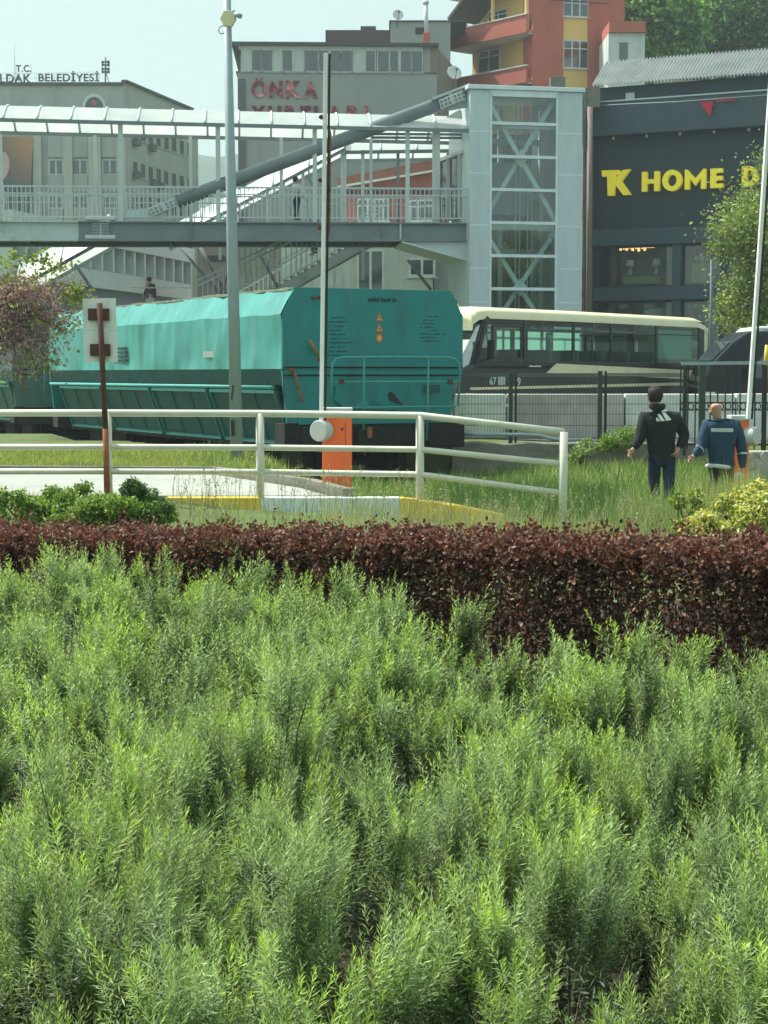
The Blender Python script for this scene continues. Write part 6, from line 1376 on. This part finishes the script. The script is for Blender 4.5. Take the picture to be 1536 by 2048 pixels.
# pink house with tiled roof and the white house below it
hf = Fr((X_(690, 90), 90), (X_(960, 88), 88)); H = hf.hit; ph = thing('pink_house', tuple(hf.P(3, -4, .4)), 'faded red house with a sloping tiled roof seen through the bridge railing', 'house')
b = MB(hf); b.prism([H(692, 455), H(960, 455), H(960, 318), H(870, 343), H(692, 372)], 0, -7); b.build('wall', M('faded_red_render', (.36, .13, .105), .8, var=.15, scale=.6, dirt=(.25, .12, .1), dscale=(1, 1, .2)), ph)
b = MB(hf); b.prism([H(680, 376), H(870, 343), H(960, 318), H(960, 300), H(866, 322), H(680, 358)], .4, -2.5); b.build('roof', m_tile, ph)
b = MB(hf); q = H(680, 376); w2_ = H(870, 344); b.bar((q[0], .45, q[1]), (w2_[0], .45, w2_[1]), .12, .1); b.build('gutter', m_dish, ph)
for q in ((718, 400, 745, 440), (750, 400, 775, 440), (822, 402, 864, 440)): window(hf, q, ph, 0, nv=2, nh=1, th=.09)
b = MB(hf); x = 694
while x < 870: A = H(x, 388); C = H(x + 5, 382); b.box(A[0], C[0], .003, .15, A[1], C[1]); x += 10
b.build('dentils', m_black, ph)
uf = Fr((X_(560, 86), 86), (X_(940, 86), 86)); H = uf.hit; wh = thing('white_house', tuple(uf.P(4, -4, .4)), 'peeling white house with dark windows below the footbridge', 'house')
b = MB(uf); b.box(H(560, 500)[0], H(866, 500)[0], -5, 0, .4, H(700, 452)[1]); b.build('wall', M('peeling_white_render', (.52, .55, .5), .85, var=.12, scale=.5, dirt=(.28, .28, .25), dscale=(1.6, 1.6, .3), damt=.7, dthr=.5), wh)
window(uf, (718, 503, 764, 590), wh, 0, nv=1, th=.12, pane=m_glassw); window(uf, (822, 520, 866, 549), wh, 0, nv=1, th=.12)
b = MB(uf); 
for px in (655, 672, 690): A = H(px, 592); C = H(px + 12, 540); b.box(A[0], C[0], .003, .03, A[1], C[1])
b.build('patch', m_curt, wh)
b = MB(uf); b.box(H(868, 500)[0], H(960, 500)[0], -2, -.5, .4, H(900, 470)[1]); b.build('grey_annex', m_dorm, wh)
b = MB(); f5 = Fr((X_(470, 92), 92), (X_(600, 92), 92)); A = f5.hit(470, 600); C = f5.hit(690, 480); s_ = A[0]; b.fr = f5
while s_ < C[0]: b.box(s_, s_ + .2, 0, .06, .4, C[1] - .2 * rng.random()); s_ += .3
b.box(A[0], C[0], -.1, -.002, .4, C[1] - .3); b.build('plank_screen', M('weathered_planks', (.22, .23, .2), .9, var=.4, scale=1.2, dirt=(.34, .3, .22), dscale=(3, 3, .2), damt=.8), None, label='weathered grey plank screen behind the stairs', cat='screen')
# red and ochre apartment house
a1 = Fr((X_(898, 127), 127), (X_(1060, 120.5), 120.5)); a2 = Fr((X_(1060, 120.5), 120.5), (X_(1240, 122), 122))
ap = thing('apartment_house', tuple(a1.P(a1.L, -5, 20)), 'brick red and ochre apartment house with long balconies', 'building')
H = a1.hit; b = MB(a1); zt2 = H(1060, -60)[1]; b.quad((H(950, 50)[0], -1.6, 15), (a1.L, -.6, 15), (a1.L, -.6, zt2), (H(950, 50)[0], -1.6, zt2)); b.box(.6, a1.L, -9, -1.6, 15, zt2); b.build('wall', m_ayel, ap)
for y0a, y1a, y0b, y1b in ((62, 94, 28, 66), (160, 190, 131, 165), (-40, -10, -75, -40)):
    b = MB(a1); A0 = H(902, y1a, .6); A1 = H(902, y0a, .6); B0 = H(1058, y1b, .6); B1 = H(1058, y0b, .6); L_ = a1.L
    zlo = (A0[1] + B0[1]) / 2; zhi = (A1[1] + B1[1]) / 2; b.box(.1, L_ + .0, .45, .6, zlo, zhi); b.box(.1, .25, -1.6, .45, zlo, zhi); b.box(.25, L_, -2, .45, zlo, zlo + .2); b.build('balcony', m_ared, ap)
    b = MB(a1); b.box(.0, L_ + .05, .42, .66, zhi + .003, zhi + .08); b.box(.12, L_, -2, .44, zlo - .05, zlo - .003); b.build('balcony_rail', m_awht, ap)
for q in ((958, 98, 998, 146), (1031, 80, 1071, 132), (978, 18, 1015, 52)): window(a1, q, ap, -1.3, nv=1, nh=1, th=.1, pane=m_glassw)
b = MB(a1); 
for x_ in (986, 1053): h = H(x_, 20, .4)[0]; b.box(h - .1, h + .1, .3, .5, zhi if False else H(x_, 60, .5)[1], H(x_, -40, .5)[1])
b.build('balcony_post', m_ayel, ap)
b = MB(a1); p = H(894, 36, 1.2); b.add([(p[0], 1.2, p[1]), (p[0] + 4.2, 1.2, p[1] + 3.0), (p[0] + 4.2, -8, p[1] + 3.0), (p[0], -8, p[1])], [(0, 1, 2, 3)]); e_ = b.build('roof', m_roofd, ap); s5 = e_.modifiers.new('t', 'SOLIDIFY'); s5.thickness = .2
H = a2.hit; b = MB(a2); b.box(0, H(1127, 50)[0], -8, 0, 15, zt2); b.box(H(1177, 50)[0], a2.L, -8, 0, 15, zt2); b.build('red_wall', m_ared, ap)
b = MB(a2); b.box(H(1127, 50)[0], H(1177, 50)[0], -8, -.12, 15, zt2); b.build('ochre_bay', m_ayel, ap)
for q in ((1128, -2, 1175, 31), (1128, 84, 1175, 134)): window(a2, q, ap, -.1, nv=2, nh=1, th=.09)
b = MB(a2); b.bar((H(1100, 0)[0], .1, H(1100, 0)[1]), (H(1215, 8)[0], .1, H(1215, 8)[1]), .04); b.build('cable', m_black, ap)
dish(927, 54, 125, .35, 'small white dish on the upper red balcony', -.4)
b = MB(); f6 = Fr((X_(1209, 116), 116), (X_(1275, 116), 116)); f6h = f6.hit; b.fr = f6; A = f6h(1209, 140); C = f6h(1290, 66); b.box(0, C[0], -5, 0, 12, C[1]); sw_ = b.build('white_annex', m_awht, None, label='small pale rendered building between apartment house and trees', cat='building')
b = MB(f6); A = f6h(1208, 66); C = f6h(1290, 44); b.box(0, C[0], -5, .3, A[1] + .003, C[1]); b.build('red_band', m_ared, sw_)
window(f6, (1238, 85, 1256, 130), sw_, 0, nv=0, th=.1)
b = MB(); f7 = Fr((X_(1100, 95), 95), ex=(1, 0, 0)); A = f7.hit(1101, 180); C = f7.hit(1131, 154); b.fr = f7; b.box(A[0], C[0], -.7, 0, A[1] - 14, C[1]); b.build('chimney', m_conc, None, label='stubby grey chimney block just behind the lift tower roof', cat='chimney')

# ------------------------------------------------------------------ hills
g = MB(); xs = np.arange(-6, 90, 4.); ys = np.arange(90, 320, 6.); nx = len(xs)
g.v = [Vector((x, y, hillz(x, y) + .2 + 1.2 * noise.noise(Vector((x * .1, y * .1, 0))) * (hillz(x, y) > 1) - (.6 if hillz(x, y) < .1 else 0))) for y in ys for x in xs]
g.f = [[j * nx + i, j * nx + i + 1, (j + 1) * nx + i + 1, (j + 1) * nx + i] for j in range(len(ys) - 1) for i in range(nx - 1)]; g.m = [0] * len(g.f); g.sm = [True] * len(g.f)
g.build('hillside', m_hill, kind='structure')
g = MB(); xs = np.arange(-500, 420, 12.); ys = np.arange(800, 1300, 14.); nx = len(xs)
g.v = [Vector((x, y, 132 * sm((y - 800) / 180) * (.9 + .2 * noise.noise(Vector((x * .006, 1, 0)))) * (1 - .7 * sm((abs(x + 90) - 60) / 160)) + 5 * noise.noise(Vector((x * .05, y * .05, 0))) * sm((y - 800) / 100))) for y in ys for x in xs]
g.f = [[j * nx + i, j * nx + i + 1, (j + 1) * nx + i + 1, (j + 1) * nx + i] for j in range(len(ys) - 1) for i in range(nx - 1)]; g.m = [0] * len(g.f); g.sm = [True] * len(g.f)
g.build('far_hill', m_far, kind='structure')

# ------------------------------------------------------------------ trees
def tree(name, label, base, H_, crown, nclump, per, leaf, cols, wts=None, trunk=.12, cat='tree', group=None, spread=1., low=.35, extra=None, cr=.16, asp=.6):
    """crown: (cx, cy, cz, rx, ry, rz) relative to base"""
    r = thing(name, base, label, cat, group); B = Vector(base); cx, cy, cz, rx, ry, rz = crown
    b = MB(); top = B + Vector((cx * .6, cy * .6, H_ * .75)); mid = B.lerp(top, .5) + Vector((rng.normal() * .05 * H_ * .3, 0, 0))
    b.tube([tuple(B - Vector((0, 0, .2))), tuple(B.lerp(mid, .5)), tuple(mid), tuple(top)], [trunk, trunk * .8, trunk * .65, trunk * .3], 9); tips = []
    for i in range(nclump):
        d = rdir(1)[0]; q = rng.random() ** .4; c = B + Vector((cx, cy, cz)) + Vector((d[0] * rx * q, d[1] * ry * q, d[2] * rz * q))
        st_ = B.lerp(mid, .9) if rng.random() < .4 else mid.lerp(top, rng.random()); m_ = st_.lerp(c, .5) + Vector((rng.normal() * .05, rng.normal() * .05, .08 * rng.random())) * H_ * .3
        b.tube([tuple(st_), tuple(m_), tuple(c)], [trunk * .3, trunk * .17, trunk * .05], 5, cap=False); tips.append(c)
        if rng.random() < .5: tips.append(m_)
    b.build('trunk', m_bark, r)
    V_ = []; C_ = []
    for c in tips:
        k = int(per * rng.uniform(.6, 1.3)); s_ = cr * min(rx, rz) * rng.uniform(1.0, 2.2); P = np.array(c) + rng.normal(size=(k, 3)) * s_ * np.array([1, 1, .7])
        L_ = leaf * (.6 + .8 * rng.random(k)); V_.append(kites(P, rdir(k) + np.array([0, 0, -.2]), rdir(k) + np.array([0, 0, .8]), L_, L_ * asp)); C_.append(pick(k, cols, wts, .2) * rng.uniform(.65, 1.4))
    np_mesh('crown', np.concatenate(V_), 4, np.concatenate(C_), l_leaf, r); return r
# leafy young tree at the right, in front of the shop
tb = (X_(1568, 56), 56, .4)
tree('tree', 'loose light green tree in front of the navy shop at the right edge', tb, 8.5, (-.1, 0, 4.7, 1.95, 1.6, 3.4), 85, 380, .12, [(.30, .44, .11), (.24, .38, .09), (.36, .44, .17), (.17, .26, .08), (.26, .24, .13)], trunk=.11, cr=.14, asp=.65)
# purple blossoming judas tree at the left edge
jb = (X_(-80, 27.5), 27.5, .3)
r = thing('blossom_tree', jb, 'purple pink blossoming tree with fresh green leaves at the left edge', 'tree'); b = MB(); B = Vector(jb)
b.tube([tuple(B), tuple(at(-60, 800, 27.5)), tuple(at(-30, 700, 27.5)), tuple(at(0, 620, 27.5))], [.09, .08, .06, .03], 8); tips = []
ends = [(150, 583), (140, 625), (128, 660), (110, 700), (75, 732), (40, 735), (10, 720), (90, 580), (60, 570), (20, 575), (110, 600), (70, 640), (40, 610), (85, 675), (50, 690), (15, 650), (-30, 600), (-30, 680), (125, 640), (95, 720), (0, 590), (60, 590), (100, 640), (-10, 730), (30, 670)]
for ex_, ey_ in ends:
    e = at(ex_, ey_, 27.4 + rng.normal() * .35); s_ = at(-15, 690 - 60 * rng.random(), 27.5); m_ = s_.lerp(e, .55) + Vector((0, 0, .25 + .1 * rng.random()))
    b.tube([tuple(s_), tuple(m_), tuple(e)], [.03, .018, .006], 5, cap=False); tips += [(s_.lerp(m_, .6), .7), (m_, 1), (m_.lerp(e, .5), 1), (e, 1)]
b.build('trunk', m_bark, r); V_ = []; C_ = []; V2 = []; C2 = []
for c, k_ in tips:
    k = 125; P = np.array(c) + rng.normal(size=(k, 3)) * np.array([.14, .2, .12]); V_.append(kites(P, rdir(k) * np.array([.5, .5, 1.2]) + np.array([0, 0, -.4]), rdir(k), .035 + .05 * rng.random(k), np.full(k, .016))); C_.append(pick(k, [(.52, .32, .44), (.38, .25, .32), (.64, .46, .56), (.3, .19, .2), (.18, .16, .1)], None, .2))
    k = 13; P = np.array(c) + rng.normal(size=(k, 3)) * np.array([.15, .2, .15]); V2.append(kites(P, rdir(k), rdir(k) + np.array([0, 0, .8]), .05 + .04 * rng.random(k), np.full(k, .06))); C2.append(pick(k, [(.22, .3, .06), (.3, .38, .1), (.14, .22, .05)]))
for ex_, ey_ in ((150, 583), (145, 592), (110, 535), (40, 560), (125, 655), (90, 725), (155, 600), (75, 515), (20, 520)):
    c = at(ex_, ey_, 27.3); k = 70; P = np.array(c) + rng.normal(size=(k, 3)) * np.array([.13, .1, .07]); V2.append(kites(P, rdir(k), rdir(k) + np.array([0, 0, .8]), .05 + .05 * rng.random(k), np.full(k, .06))); C2.append(pick(k, [(.25, .34, .07), (.32, .4, .1), (.14, .22, .05)]))
np_mesh('blossom', np.concatenate(V_), 4, np.concatenate(C_), l_red, r); np_mesh('leaves', np.concatenate(V2), 4, np.concatenate(C2), l_leaf, r)
# hillside trees above the shop
hc = [(.07, .13, .04), (.1, .18, .05), (.15, .25, .07), (.05, .085, .03)]
for px, Y, ztop, rx, lb, br_ in ((1290, 128, 7, 3.1, 'dense mid green tree nearest the apartment house', 1.25), (1365, 138, 8.5, 3.8, 'broad bright leaved tree in the middle of the hillside group', 1.1), (1440, 150, 8, 4, 'darker tree on the hillside above the corrugated roof', .75), (1520, 140, 8, 4.2, 'dark rounded tree at the top right corner on the hill', .8), (1600, 150, 9, 4.5, 'tree on the hill mostly beyond the right edge', .8), (1250, 146, 8, 3.2, 'tall tree behind the pale rendered annex', .9)):
    x = X_(px, Y); z_ = hillz(x, Y); zc = at(px, 60, Y).z - z_
    tree('hillside_tree', lb, (x, Y, z_), max(zc + 3, 6), (0, 0, zc + .8, rx, rx, 4.6), 60, 330, .42, [tuple(np.array(c) * br_ * 2.0) for c in hc], trunk=.3, group='trees on the hillside', cr=.13)

# ------------------------------------------------------------------ thin milky air
mh = bpy.data.materials.new('haze'); mh.use_nodes = True; n_ = mh.node_tree; n_.nodes.remove(n_.nodes['Principled BSDF'])
pv = n_.nodes.new('ShaderNodeVolumePrincipled'); pv.inputs['Color'].default_value = (.8, .97, 1, 1); pv.inputs['Density'].default_value = .0006; pv.inputs['Anisotropy'].default_value = .2
n_.links.new(pv.outputs[0], n_.nodes['Material Output'].inputs['Volume'])
b = MB(); b.v = [Vector((x, y, z)) for z in (-2, 170) for x, y in ((-720, -75), (720, -75), (720, 1470), (-720, 1470))]
b.f = [[3, 2, 1, 0], [4, 5, 6, 7], [0, 1, 5, 4], [1, 2, 6, 5], [2, 3, 7, 6], [3, 0, 4, 7]]; b.m = [0] * 6; b.sm = [False] * 6
b.build('haze', mh, kind='stuff', label='thin milky haze over the town', cat='haze')
